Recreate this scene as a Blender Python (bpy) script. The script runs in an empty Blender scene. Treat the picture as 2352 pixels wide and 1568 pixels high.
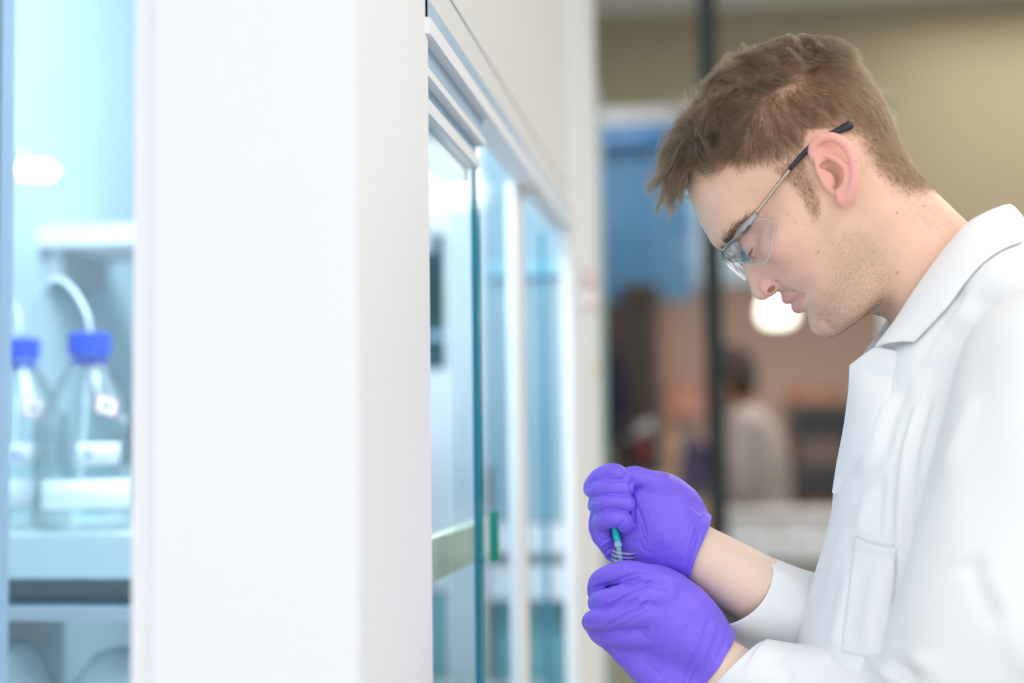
import bpy, bmesh, math, random
import numpy as np
from mathutils import Vector, Matrix

random.seed(7)
rng = np.random.default_rng(11)
sc = bpy.context.scene
COL = sc.collection
# ------------------------------------------------------------------ camera
W_IMG, H_IMG, FPX = 2352.0, 1568.0, 3267.0
CAM = np.array([0.0, 0.0, 1.35])
YAW, TILT, ROLL = math.radians(8.26), math.radians(4.0), math.radians(0.7)
_f = np.array([-math.sin(YAW) * math.cos(TILT), math.cos(YAW) * math.cos(TILT), math.sin(TILT)])
_r0 = np.array([math.cos(YAW), math.sin(YAW), 0.0])
_u0 = np.cross(_r0, _f)
_r = _r0 * math.cos(ROLL) - _u0 * math.sin(ROLL)
_u = _u0 * math.cos(ROLL) + _r0 * math.sin(ROLL)
cam_data = bpy.data.cameras.new('camera')
cam = bpy.data.objects.new('camera', cam_data)
COL.objects.link(cam)
cam.matrix_world = Matrix(((_r[0], _u[0], -_f[0], CAM[0]), (_r[1], _u[1], -_f[1], CAM[1]),
                           (_r[2], _u[2], -_f[2], CAM[2]), (0, 0, 0, 1)))
cam_data.sensor_width = 36.0
cam_data.lens = FPX / W_IMG * 36.0
cam_data.clip_start = 0.05
cam_data.clip_end = 60.0
cam_data.dof.use_dof = True
cam_data.dof.focus_distance = 1.262
cam_data.dof.aperture_fstop = 1.7
sc.camera = cam
# ------------------------------------------------------------------ light
sc.view_settings.view_transform = 'Standard'
sc.view_settings.look = 'None'
sc.view_settings.gamma = 1.0
sc.view_settings.use_curve_mapping = False
sc.view_settings.exposure = 0.4
sc.cycles.use_denoising = True
sc.cycles.max_bounces = 8
sc.cycles.diffuse_bounces = 4
sc.cycles.glossy_bounces = 4
sc.cycles.transmission_bounces = 6
sc.cycles.transparent_max_bounces = 24
sc.cycles.use_adaptive_sampling = True
sc.cycles.adaptive_threshold = 0.04
sc.cycles.adaptive_min_samples = 24
world = bpy.data.worlds.new('world')
sc.world = world
world.use_nodes = True
_bg = world.node_tree.nodes['Background']
_bg.inputs[0].default_value = (0.93, 0.97, 1.0, 1)
_bg.inputs[1].default_value = 1.17


def area_light(name, loc, rot, sx, sy, power, col):
    d = bpy.data.lights.new(name, 'AREA')
    d.shape = 'RECTANGLE'
    d.size, d.size_y, d.energy, d.color = sx, sy, power, col
    o = bpy.data.objects.new(name, d)
    o.location = loc
    o.rotation_euler = rot
    COL.objects.link(o)
    return o


# assumed ceiling lighting of both rooms plus added fills, all unseen, without fixtures
area_light('ceiling_and_fill_light', (0.9, 0.6, 2.68), (0, 0, 0), 0.6, 1.8, 11, (1.0, 0.95, 0.88))
area_light('ceiling_and_fill_light', (-0.3, -0.7, 2.68), (0, 0, 0), 1.8, 0.6, 9, (0.98, 0.98, 1.0))  # unseen fill added to brighten the hood's near end face
area_light('ceiling_and_fill_light', (2.5, 1.0, 2.68), (0, 0, 0), 0.6, 2.4, 17, (1.0, 0.96, 0.91))  # unseen fill added to brighten the hood's corner post and header
area_light('ceiling_and_fill_light', (-0.6, 3.4, 2.68), (0, 0, 0), 0.6, 0.6, 9, (0.96, 0.98, 1.0))  # unseen fill added to lift the dark zone beyond the hood
area_light('ceiling_and_fill_light', (1.7, 2.9, 2.68), (0, 0, 0), 1.6, 1.6, 19, (1.0, 0.95, 0.86))
area_light('ceiling_and_fill_light', (1.0, 4.1, 2.68), (0, 0, 0), 0.8, 0.6, 6.5, (1.0, 0.96, 0.90))
area_light('ceiling_and_fill_light', (0.2, 6.6, 2.68), (0, 0, 0), 2.4, 2.4, 95, (1.0, 0.94, 0.88))
area_light('ceiling_and_fill_light', (-0.3, 5.0, 2.68), (0, 0, 0), 1.6, 0.5, 7.5, (1.0, 0.96, 0.92))


# ------------------------------------------------------------------ projection helpers
def ray(px, py):
    return _f + _r * ((px - W_IMG / 2) / FPX) - _u * ((py - H_IMG / 2) / FPX)


def U(px, py, Y):
    """world point seen at photo pixel (px, py) on the plane y = Y"""
    d = ray(px, py)
    return CAM + d * (Y / d[1])


def proj(P):
    """world points (n,3) -> photo pixels (n,2)"""
    q = np.atleast_2d(P) - CAM
    z = q @ _f
    return np.stack([W_IMG / 2 + FPX * (q @ _r) / z, H_IMG / 2 - FPX * (q @ _u) / z], 1)


# ------------------------------------------------------------------ materials
MATS = {}


def mat(name, col=(0.8, 0.8, 0.8), rough=0.5, metal=0.0, trans=0.0, ior=1.45, spec=0.5, sss=0.0, sss_rad=(1, .4, .2), sss_scale=0.004,
        attr=None, noise=None, bump=None, emit=None, emit_s=0.0, coat=0.0, sheen=0.0):
    """one Principled material; noise=(scale, amount) breaks the colour up, bump=(scale, strength, distance) adds fine relief"""
    if name in MATS:
        return MATS[name]
    m = bpy.data.materials.new(name)
    m.use_nodes = True
    nt = m.node_tree
    b = nt.nodes['Principled BSDF']
    b.inputs['Base Color'].default_value = (*col, 1)
    b.inputs['Roughness'].default_value = rough
    b.inputs['Metallic'].default_value = metal
    b.inputs['Transmission Weight'].default_value = trans
    b.inputs['IOR'].default_value = ior
    b.inputs['Specular IOR Level'].default_value = spec
    b.inputs['Coat Weight'].default_value = coat
    b.inputs['Sheen Weight'].default_value = sheen
    if sss:
        b.inputs['Subsurface Weight'].default_value = sss
        b.inputs['Subsurface Radius'].default_value = sss_rad
        b.inputs['Subsurface Scale'].default_value = sss_scale
    if emit:
        b.inputs['Emission Color'].default_value = (*emit, 1)
        b.inputs['Emission Strength'].default_value = emit_s
    src = None
    if attr:
        a = nt.nodes.new('ShaderNodeAttribute')
        a.attribute_name = attr
        src = a.outputs['Color']
        nt.links.new(src, b.inputs['Base Color'])
    tc = nt.nodes.new('ShaderNodeTexCoord')
    if noise:
        n = nt.nodes.new('ShaderNodeTexNoise')
        n.inputs['Scale'].default_value = noise[0]
        n.inputs['Detail'].default_value = 4
        nt.links.new(tc.outputs['Object'], n.inputs['Vector'])
        mr = nt.nodes.new('ShaderNodeMapRange')
        mr.inputs['To Min'].default_value = 1 - noise[1]
        mr.inputs['To Max'].default_value = 1 + noise[1]
        nt.links.new(n.outputs['Fac'], mr.inputs['Value'])
        vm = nt.nodes.new('ShaderNodeVectorMath')
        vm.operation = 'SCALE'
        if src:
            nt.links.new(src, vm.inputs[0])
        else:
            vm.inputs[0].default_value = col
        nt.links.new(mr.outputs[0], vm.inputs['Scale'])
        nt.links.new(vm.outputs[0], b.inputs['Base Color'])
    if bump:
        n = nt.nodes.new('ShaderNodeTexNoise')
        n.inputs['Scale'].default_value = bump[0]
        n.inputs['Detail'].default_value = 5
        nt.links.new(tc.outputs['Object'], n.inputs['Vector'])
        bp = nt.nodes.new('ShaderNodeBump')
        bp.inputs['Strength'].default_value = bump[1]
        bp.inputs['Distance'].default_value = bump[2]
        nt.links.new(n.outputs['Fac'], bp.inputs['Height'])
        nt.links.new(bp.outputs[0], b.inputs['Normal'])
    MATS[name] = m
    return m


def pane_mat(name, tint, refl=0.5, rough=0.02):
    """thin glazing: tinted see-through sheet with a Fresnel reflection"""
    if name in MATS:
        return MATS[name]
    m = bpy.data.materials.new(name)
    m.use_nodes = True
    nt = m.node_tree
    nt.nodes.clear()
    out = nt.nodes.new('ShaderNodeOutputMaterial')
    t = nt.nodes.new('ShaderNodeBsdfTransparent')
    t.inputs[0].default_value = (*tint, 1)
    g = nt.nodes.new('ShaderNodeBsdfGlossy')
    g.inputs['Roughness'].default_value = rough
    fr = nt.nodes.new('ShaderNodeFresnel')
    fr.inputs['IOR'].default_value = 1.45
    mu = nt.nodes.new('ShaderNodeMath')
    mu.operation = 'MULTIPLY'
    mu.inputs[1].default_value = refl
    nt.links.new(fr.outputs[0], mu.inputs[0])
    mx = nt.nodes.new('ShaderNodeMixShader')
    nt.links.new(mu.outputs[0], mx.inputs[0])
    nt.links.new(t.outputs[0], mx.inputs[1])
    nt.links.new(g.outputs[0], mx.inputs[2])
    nt.links.new(mx.outputs[0], out.inputs[0])
    MATS[name] = m
    return m


# ------------------------------------------------------------------ mesh helpers
def link(name, me, parent=None):
    o = bpy.data.objects.new(name, me)
    COL.objects.link(o)
    if parent is not None:
        o.parent = parent
    return o


def obj(name, bm, m=None, parent=None, smooth=False, bevel=0.0, seg=2):
    if bevel:
        bmesh.ops.bevel(bm, geom=[e for e in bm.edges if e.calc_face_angle(0) > 0.6], offset=bevel, segments=seg, affect='EDGES', profile=0.5)
    me = bpy.data.meshes.new(name)
    bm.to_mesh(me)
    bm.free()
    if m:
        me.materials.append(m)
    if smooth:
        me.shade_smooth()
    return link(name, me, parent)


def raw(name, V, Fc, m=None, parent=None, smooth=True):
    me = bpy.data.meshes.new(name)
    me.from_pydata([tuple(v) for v in V], [], [tuple(int(i) for i in f) for f in Fc])
    if m:
        me.materials.append(m)
    if smooth:
        me.shade_smooth()
    me.update()
    return link(name, me, parent)


def np_mesh(name, V, Q, m=None, parent=None, colors=None, smooth=True):
    """fast quad mesh from numpy arrays"""
    me = bpy.data.meshes.new(name)
    n = len(Q)
    me.vertices.add(len(V))
    me.vertices.foreach_set('co', np.asarray(V, np.float32).ravel())
    me.loops.add(n * 4)
    me.loops.foreach_set('vertex_index', np.asarray(Q, np.int32).ravel())
    me.polygons.add(n)
    me.polygons.foreach_set('loop_start', np.arange(0, n * 4, 4, dtype=np.int32))
    me.update(calc_edges=True)
    me.validate()
    if colors is not None:
        a = me.color_attributes.new('tint', 'FLOAT_COLOR', 'POINT')
        a.data.foreach_set('color', np.concatenate([colors, np.ones((len(V), 1))], 1).astype(np.float32).ravel())
    if m:
        me.materials.append(m)
    if smooth:
        me.shade_smooth()
    return link(name, me, parent)


def empty(name, loc=(0, 0, 0)):
    o = bpy.data.objects.new(name, None)
    o.empty_display_size = 0.05
    o.location = loc
    COL.objects.link(o)
    return o


def tag(o, label=None, cat=None, group=None, kind=None):
    if label:
        o['label'] = label
    if cat:
        o['category'] = cat
    if group:
        o['group'] = group
    if kind:
        o['kind'] = kind
    return o


def local(o, root):
    """parent o to root keeping its place"""
    o.parent = root
    o.matrix_parent_inverse = Matrix.Translation(-Vector(root.location))
    return o


def box_bm(x0, x1, y0, y1, z0, z1, bm=None):
    bm = bm or bmesh.new()
    v = [bm.verts.new(p) for p in ((x0, y0, z0), (x1, y0, z0), (x1, y1, z0), (x0, y1, z0), (x0, y0, z1), (x1, y0, z1), (x1, y1, z1), (x0, y1, z1))]
    for f in ((3, 2, 1, 0), (4, 5, 6, 7), (0, 1, 5, 4), (1, 2, 6, 5), (2, 3, 7, 6), (3, 0, 4, 7)):
        bm.faces.new([v[i] for i in f])
    return bm


def box(name, x0, x1, y0, y1, z0, z1, m, parent=None, bevel=0.0, seg=2):
    o = obj(name, box_bm(min(x0, x1), max(x0, x1), min(y0, y1), max(y0, y1), min(z0, z1), max(z0, z1)), m, None, False, bevel, seg)
    if parent is not None:
        local(o, parent)
    return o


def lathe(name, prof, m, parent=None, seg=40, loc=(0, 0, 0), cap=True):
    """solid of revolution about z; prof = [(r, z), ...]"""
    V, Fc = [], []
    for r, z in prof:
        for k in range(seg):
            a = 2 * math.pi * k / seg
            V.append((loc[0] + r * math.cos(a), loc[1] + r * math.sin(a), loc[2] + z))
    for i in range(len(prof) - 1):
        for k in range(seg):
            k2 = (k + 1) % seg
            Fc.append((i * seg + k, i * seg + k2, (i + 1) * seg + k2, (i + 1) * seg + k))
    if cap:
        if prof[0][0] > 1e-6:
            Fc.append(tuple(range(seg - 1, -1, -1)))
        if prof[-1][0] > 1e-6:
            Fc.append(tuple((len(prof) - 1) * seg + k for k in range(seg)))
    o = raw(name, V, Fc, m, None, True)
    if parent is not None:
        local(o, parent)
    return o


def catmull(P, n=8):
    P = np.asarray(P, float)
    Q = np.vstack([2 * P[0] - P[1], P, 2 * P[-1] - P[-2]])
    out = []
    for i in range(1, len(Q) - 2):
        for t in np.linspace(0, 1, n, endpoint=False):
            a, b, c, d = Q[i - 1], Q[i], Q[i + 1], Q[i + 2]
            out.append(0.5 * ((2 * b) + (c - a) * t + (2 * a - 5 * b + 4 * c - d) * t * t + (3 * b - a - 3 * c + d) * t ** 3))
    out.append(P[-1])
    return np.array(out)


def tube(name, pts, rad, m, parent=None, seg=10, flat=None):
    """tube along a 3-D polyline; rad a number or one per point; flat=(axis, factor) squashes the section"""
    pts = np.asarray(pts, float)
    n = len(pts)
    rad = np.full(n, rad) if np.isscalar(rad) else np.asarray(rad, float)
    T = np.gradient(pts, axis=0)
    T /= np.linalg.norm(T, axis=1, keepdims=True) + 1e-12
    ref = np.array([0, 1.0, 0]) if abs(T[0][1]) < 0.9 else np.array([1.0, 0, 0])
    V, Fc = [], []
    for i in range(n):
        a = ref - T[i] * np.dot(ref, T[i])
        a /= np.linalg.norm(a) + 1e-12
        ref = a
        b = np.cross(T[i], a)
        for k in range(seg):
            t = 2 * math.pi * k / seg
            off = (a * math.cos(t) * (flat if flat else 1.0) + b * math.sin(t)) * rad[i]
            V.append(pts[i] + off)
    for i in range(n - 1):
        for k in range(seg):
            k2 = (k + 1) % seg
            Fc.append((i * seg + k, i * seg + k2, (i + 1) * seg + k2, (i + 1) * seg + k))
    Fc.append(tuple(range(seg - 1, -1, -1)))
    Fc.append(tuple((n - 1) * seg + k for k in range(seg)))
    o = raw(name, V, Fc, m, None, True)
    if parent is not None:
        local(o, parent)
    return o


# ------------------------------------------------------------------ sculpting: distance volumes meshed by surface nets
class Vol:
    """signed distance volume in millimetres (inside negative); axes x, y (depth), z"""

    def __init__(self, lo, hi, h):
        self.lo = np.asarray(lo, float)
        self.h = h
        self.n = np.ceil((np.asarray(hi, float) - self.lo) / h).astype(int) + 1
        self.ax = [np.float32(self.lo[i]) + np.arange(self.n[i], dtype=np.float32) * np.float32(h) for i in range(3)]
        self.F = np.full(tuple(self.n), 50.0, np.float32)

    def win(self, c0, c1, pad):
        i0 = np.clip(np.floor((np.asarray(c0) - pad - self.lo) / self.h).astype(int), 0, self.n)
        i1 = np.clip(np.ceil((np.asarray(c1) + pad - self.lo) / self.h).astype(int) + 1, 0, self.n)
        s = tuple(slice(a, b) for a, b in zip(i0, i1))
        g = [self.ax[0][s[0]][:, None, None], self.ax[1][s[1]][None, :, None], self.ax[2][s[2]][None, None, :]]
        return s, g

    def blend(self, s, d, k, mode='add'):
        A = self.F[s]
        if A.size == 0:
            return
        if mode == 'add':
            if k <= 0:
                self.F[s] = np.minimum(A, d)
            else:
                h = np.maximum(k - np.abs(A - d), 0) / k
                self.F[s] = np.minimum(A, d) - h * h * k * 0.25
        else:
            d = -d
            if k <= 0:
                self.F[s] = np.maximum(A, d)
            else:
                h = np.maximum(k - np.abs(A - d), 0) / k
                self.F[s] = np.maximum(A, d) + h * h * k * 0.25

    def ell(self, c, r, axes=None, k=4, mode='add'):
        """ellipsoid; axes = three orthogonal unit vectors for the radii"""
        c = np.asarray(c, float)
        r = np.asarray(r, float)
        s, g = self.win(c - r.max(), c + r.max(), k + 3)
        d = [g[i] - np.float32(c[i]) for i in range(3)]
        if axes is None:
            q = d
        else:
            q = [d[0] * np.float32(a[0]) + d[1] * np.float32(a[1]) + d[2] * np.float32(a[2]) for a in np.asarray(axes, float)]
        k0 = np.sqrt(sum((q[i] / np.float32(r[i])) ** 2 for i in range(3)))
        k1 = np.sqrt(sum((q[i] / np.float32(r[i] ** 2)) ** 2 for i in range(3))) + 1e-6
        self.blend(s, k0 * (k0 - 1) / k1, k, mode)

    def cap(self, a, b, ra, rb, k=4, mode='add'):
        """tapered capsule"""
        a = np.asarray(a, float)
        b = np.asarray(b, float)
        s, g = self.win(np.minimum(a, b) - max(ra, rb), np.maximum(a, b) + max(ra, rb), k + 3)
        ab = b - a
        L2 = float(ab @ ab) + 1e-9
        d = [g[i] - np.float32(a[i]) for i in range(3)]
        t = np.clip((d[0] * np.float32(ab[0]) + d[1] * np.float32(ab[1]) + d[2] * np.float32(ab[2])) / np.float32(L2), 0, 1)
        dist = np.sqrt(sum((d[i] - t * np.float32(ab[i])) ** 2 for i in range(3)))
        self.blend(s, dist - (np.float32(ra) + t * np.float32(rb - ra)), k, mode)

    def chain(self, P, R, k=4, kin=None, mode='add'):
        """several tapered capsules joined to one limb first, then blended in"""
        P = np.asarray(P, float)
        R = np.full(len(P), R, float) if np.isscalar(R) else np.asarray(R, float)
        if len(P) > 2 and not kin:
            PR = catmull(np.column_stack([P, R]), 5)
            P, R = PR[:, :3], PR[:, 3]
        kin = kin or 0.0
        s, g = self.win(P.min(0) - R.max(), P.max(0) + R.max(), k + 3)
        acc = None
        for a, b, ra, rb in zip(P[:-1], P[1:], R[:-1], R[1:]):
            ab = b - a
            L2 = float(ab @ ab) + 1e-9
            d = [g[i] - np.float32(a[i]) for i in range(3)]
            t = np.clip((d[0] * np.float32(ab[0]) + d[1] * np.float32(ab[1]) + d[2] * np.float32(ab[2])) / np.float32(L2), 0, 1)
            dist = np.sqrt(sum((d[i] - t * np.float32(ab[i])) ** 2 for i in range(3))) - (np.float32(ra) + t * np.float32(rb - ra))
            if acc is None:
                acc = dist
            elif kin <= 0:
                acc = np.minimum(acc, dist)
            else:
                h = np.maximum(kin - np.abs(acc - dist), 0) / kin
                acc = np.minimum(acc, dist) - h * h * kin * 0.25
        self.blend(s, acc, k, mode)

    def sample(self, P):
        """trilinear distance and gradient at points (n,3)"""
        q = (np.asarray(P, float) - self.lo) / self.h
        q = np.clip(q, 0.001, self.n - 1.002)
        i = q.astype(int)
        t = q - i
        x, y, z = i.T
        F = self.F
        c = [[[F[x + a, y + b, z + e] for e in (0, 1)] for b in (0, 1)] for a in (0, 1)]
        tx, ty, tz = t.T
        lerp = lambda p, q2, w: p + (q2 - p) * w
        v = lerp(lerp(lerp(c[0][0][0], c[0][0][1], tz), lerp(c[0][1][0], c[0][1][1], tz), ty),
                 lerp(lerp(c[1][0][0], c[1][0][1], tz), lerp(c[1][1][0], c[1][1][1], tz), ty), tx)
        gx = lerp(lerp(c[1][0][0] - c[0][0][0], c[1][0][1] - c[0][0][1], tz), lerp(c[1][1][0] - c[0][1][0], c[1][1][1] - c[0][1][1], tz), ty)
        gy = lerp(lerp(c[0][1][0] - c[0][0][0], c[0][1][1] - c[0][0][1], tz), lerp(c[1][1][0] - c[1][0][0], c[1][1][1] - c[1][0][1], tz), tx)
        gz = lerp(lerp(c[0][0][1] - c[0][0][0], c[0][1][1] - c[0][1][0], ty), lerp(c[1][0][1] - c[1][0][0], c[1][1][1] - c[1][1][0], ty), tx)
        G = np.stack([gx, gy, gz], 1)
        return v, G / (np.linalg.norm(G, axis=1, keepdims=True) + 1e-9)

    def mesh(self, smooth=1):
        F = self.F
        S = F < 0
        nx, ny, nz = F.shape
        cnt = np.zeros((nx - 1, ny - 1, nz - 1), np.int8)
        for a in (0, 1):
            for b in (0, 1):
                for c in (0, 1):
                    cnt += S[a:nx - 1 + a, b:ny - 1 + b, c:nz - 1 + c]
        act = np.argwhere((cnt > 0) & (cnt < 8))
        idx = np.full(cnt.shape, -1, np.int32)
        idx[tuple(act.T)] = np.arange(len(act))
        acc = np.zeros((len(act), 3))
        num = np.zeros(len(act))
        cor = [(a, b, c) for a in (0, 1) for b in (0, 1) for c in (0, 1)]
        val = {c: F[act[:, 0] + c[0], act[:, 1] + c[1], act[:, 2] + c[2]] for c in cor}
        for c in cor:
            for ax in range(3):
                if c[ax] == 0:
                    e = list(c)
                    e[ax] = 1
                    e = tuple(e)
                    va, vb = val[c], val[e]
                    m = (va < 0) != (vb < 0)
                    t = va[m] / (va[m] - vb[m])
                    p = np.tile(np.array(c, float), (m.sum(), 1))
                    p[:, ax] = t
                    acc[m] += p
                    num[m] += 1
        V = (act + acc / num[:, None]) * self.h + self.lo
        Q = []
        for ax in range(3):
            o = [(1, 2), (2, 0), (0, 1)][ax]
            sl0 = [slice(None)] * 3
            sl1 = [slice(None)] * 3
            sl0[ax] = slice(0, -1)
            sl1[ax] = slice(1, None)
            ch = S[tuple(sl0)] != S[tuple(sl1)]
            e = np.argwhere(ch)
            ok = (e[:, o[0]] > 0) & (e[:, o[1]] > 0) & (e[:, o[0]] < F.shape[o[0]] - 1) & (e[:, o[1]] < F.shape[o[1]] - 1)
            e = e[ok]
            inside = S[tuple(e.T)]
            d0 = np.zeros(3, int)
            d0[o[0]] = 1
            d1 = np.zeros(3, int)
            d1[o[1]] = 1
            q = np.stack([idx[tuple((e - d0 - d1).T)], idx[tuple((e - d1).T)], idx[tuple(e.T)], idx[tuple((e - d0).T)]], 1)
            q[~inside] = q[~inside][:, ::-1]
            Q.append(q)
        Q = np.concatenate(Q)
        Q = Q[(Q >= 0).all(1)]
        for _ in range(smooth):
            V = relax(V, Q, 0.5)
        return V, Q


def relax(V, Q, a=0.5):
    s = np.zeros_like(V)
    c = np.zeros(len(V))
    for i, j in ((0, 1), (1, 2), (2, 3), (3, 0)):
        for k in range(3):
            s[:, k] += np.bincount(Q[:, i], V[Q[:, j], k], len(V)) + np.bincount(Q[:, j], V[Q[:, i], k], len(V))
        c += np.bincount(Q[:, i], minlength=len(V)) + np.bincount(Q[:, j], minlength=len(V))
    return V * (1 - a) + a * s / np.maximum(c, 1)[:, None]


def biggest(V, Q):
    """keep the largest connected piece"""
    lab = np.arange(len(V))
    while True:
        m = lab[Q].min(1)
        new = lab.copy()
        for i in range(4):
            np.minimum.at(new, Q[:, i], m)
        if (new == lab).all():
            break
        lab = new
    ids, cnt = np.unique(lab, return_counts=True)
    keep = lab == ids[cnt.argmax()]
    mp = np.cumsum(keep) - 1
    return V[keep], mp[Q[keep[Q].all(1)]]


def normals(V, Q):
    n = np.cross(V[Q[:, 2]] - V[Q[:, 0]], V[Q[:, 3]] - V[Q[:, 1]])
    N = np.zeros_like(V)
    for i in range(4):
        for k in range(3):
            N[:, k] += np.bincount(Q[:, i], n[:, k], len(V))
    return N / (np.linalg.norm(N, axis=1, keepdims=True) + 1e-12)


def tps(P, val, lin=True, smooth=0.0):
    """thin-plate interpolation of values over 2-D points -> callable on (n,2)"""
    P = np.asarray(P, float)
    val = np.asarray(val, float)
    n = len(P)

    def ker(r2):
        return 0.5 * r2 * np.log(r2 + 1e-9)
    K = ker(((P[:, None] - P[None]) ** 2).sum(-1)) + np.eye(n) * smooth
    A = np.zeros((n + 3, n + 3))
    A[:n, :n] = K
    A[:n, n] = 1
    A[:n, n + 1:] = P
    A[n:, :n] = A[:n, n:].T
    b = np.zeros((n + 3,) + val.shape[1:])
    b[:n] = val
    w = np.linalg.solve(A, b)

    def ev(X):
        X = np.asarray(X, float)
        out = np.zeros((len(X),) + val.shape[1:])
        for i in range(0, len(X), 20000):
            x = X[i:i + 20000]
            out[i:i + 20000] = ker(((x[:, None] - P[None]) ** 2).sum(-1)) @ w[:n] + w[n] + x @ w[n + 1:]
        return out
    return ev


def seg_dist(X, P):
    """distance from 2-D/3-D points to a polyline, and the parameter 0..1 along it"""
    P = np.asarray(P, float)
    best = np.full(len(X), 1e9)
    par = np.zeros(len(X))
    L = np.linalg.norm(np.diff(P, axis=0), axis=1)
    cum = np.concatenate([[0], np.cumsum(L)])
    for i in range(len(P) - 1):
        ab = P[i + 1] - P[i]
        t = np.clip(((X - P[i]) @ ab) / (ab @ ab + 1e-12), 0, 1)
        d = np.linalg.norm(X - P[i] - t[:, None] * ab, axis=1)
        m = d < best
        best[m] = d[m]
        par[m] = (cum[i] + t[m] * L[i]) / cum[-1]
    return best, par


def hair_curves(name, strands, radii, m, parent=None):
    """strands (n, k, 3) world points, radii (n, k)"""
    n, k = strands.shape[:2]
    hc = bpy.data.hair_curves.new(name)
    hc.add_curves([k] * n)
    hc.attributes['position'].data.foreach_set('vector', strands.astype(np.float32).ravel()) if 'position' in hc.attributes else \
        hc.points.foreach_set('position', strands.astype(np.float32).ravel())
    ra = hc.attributes.get('radius') or hc.attributes.new('radius', 'FLOAT', 'POINT')
    ra.data.foreach_set('value', radii.astype(np.float32).ravel())
    hc.materials.append(m)
    o = bpy.data.objects.new(name, hc)
    COL.objects.link(o)
    if parent is not None:
        local(o, parent)
    return o


def text(name, s, size, m, mw, parent):
    """flat lettering as a thin mesh"""
    c = bpy.data.curves.new(name, 'FONT')
    c.body = s
    c.size = size
    c.align_x, c.align_y = 'CENTER', 'CENTER'
    c.extrude = 0.0001
    t = bpy.data.objects.new(name, c)
    COL.objects.link(t)
    bpy.context.view_layer.update()
    me = bpy.data.meshes.new_from_object(t)
    bpy.data.objects.remove(t)
    me.materials.clear()
    me.materials.append(m)
    me.transform(mw)
    o = link(name, me)
    local(o, parent)
    return o


def smoothstep(a, b, x):
    t = np.clip((x - a) / (b - a), 0, 1)
    return t * t * (3 - 2 * t)


def vnoise(P, scale, seed=0):
    """cheap smooth 3-D noise in -1..1 from a few random waves"""
    r = np.random.default_rng(seed)
    out = np.zeros(len(P))
    for i in range(10):
        d = r.normal(size=3)
        d /= np.linalg.norm(d)
        out += np.sin((P @ d) * scale * r.uniform(0.6, 1.6) + r.uniform(0, 6.28))
    return out / 4.0
# ================================================================== the room
def X_at(px, Y, py=1000):
    return float(U(px, py, Y)[0])


def Z_at(py, Y, px=1176):
    return float(U(px, py, Y)[2])


def Y_on(px, X, py=1000):
    """depth at which the ray through a pixel meets the plane x = X"""
    d = ray(px, py)
    return float(X * d[1] / d[0])


wall_paint = mat('olive_wall_paint', (0.335, 0.285, 0.185), 0.8, noise=(3, 0.04), bump=(120, 0.1, 0.002))
floor_m = mat('grey_vinyl_floor', (0.42, 0.42, 0.41), 0.45, noise=(40, 0.06))
ceil_m = mat('white_ceiling_tile', (0.8, 0.8, 0.78), 0.9, noise=(60, 0.03))
tag(box('floor', -3.0, 3.6, -1.5, 9.5, -0.05, 0.0, floor_m), kind='structure')
tag(box('ceiling', -3.0, 3.6, -1.5, 9.5, 2.742, 2.82, ceil_m), kind='structure')
YB = 4.6
OX0, OX1 = X_at(1200, YB), X_at(2060, YB)
OZ0, OZ1 = Z_at(1330, YB, 1700), Z_at(262, YB, 1450)
wb = empty('wall_back')
tag(wb, kind='structure')
box('wall_over_opening', -3.0, 3.6, YB, YB + 0.14, OZ1, 2.742, wall_paint, wb)
box('wall_panel', OX1, 3.6, YB, YB + 0.14, 0, OZ1, wall_paint, wb)
box('wall_panel', -3.0, OX0, YB, YB + 0.14, 0, OZ1, wall_paint, wb)
box('wall_under_opening', OX0, OX1, YB, YB + 0.14, 0, OZ0, wall_paint, wb)
tag(box('wall_right', 3.6, 3.7, -1.5, 9.5, 0, 2.742, mat('cream_wall_paint', (0.75, 0.72, 0.66), 0.8)), kind='structure')
alu = mat('pale_aluminium', (0.62, 0.64, 0.66), 0.4, metal=0.4)
wn = empty('window_1')
tag(wn, kind='structure')
fw = 0.035
box('window_frame', OX0, OX1, YB - 0.03, YB + 0.05, OZ1 - fw, OZ1 + 0.012, alu, wn, 0.004)
box('window_frame', OX0, OX1, YB - 0.03, YB + 0.05, OZ0, OZ0 + fw, alu, wn, 0.004)
box('window_frame', OX1 - fw, OX1, YB - 0.03, YB + 0.05, OZ0, OZ1, alu, wn, 0.004)
box('window_pane', OX0, OX1, YB + 0.04, YB + 0.046, OZ0, OZ1, pane_mat('partition_glass', (0.96, 0.98, 0.97), 0.6), wn)
# room beyond the glass
warm_wall = mat('warm_pink_plaster', (0.40, 0.265, 0.205), 0.85, noise=(4, 0.05))
tag(box('wall_far', -3.0, 3.6, 9.4, 9.5, 0, 2.742, warm_wall), kind='structure')
tag(box('wall_left', -3.1, -3.0, -1.5, 9.5, 0, 2.742, warm_wall), kind='structure')
# dark post
YP = 3.4
dark_post = mat('dark_grey_steel', (0.026, 0.033, 0.032), 0.7, noise=(20, 0.1))
pt = empty('steel_post', (X_at(1642, YP), YP, 0))
tag(pt, 'dark grey steel post running floor to ceiling behind the man', 'post')
xp = X_at(1643, YP, 900)
wpost = 0.046
box('post_shaft', xp - wpost / 2, xp + wpost / 2, YP, YP + 0.06, 0.02, 2.742, dark_post, pt, 0.004)
box('base_plate', xp - 0.07, xp + 0.07, YP - 0.04, YP + 0.10, 0.0, 0.02, dark_post, pt, 0.003)
for dx in (-0.05, 0.05):
    lathe('bolt', [(0.0, 0), (0.009, 0), (0.009, 0.008), (0.0, 0.01)], alu, pt, 6, (xp + dx, YP - 0.02, 0.02), cap=False)
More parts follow.
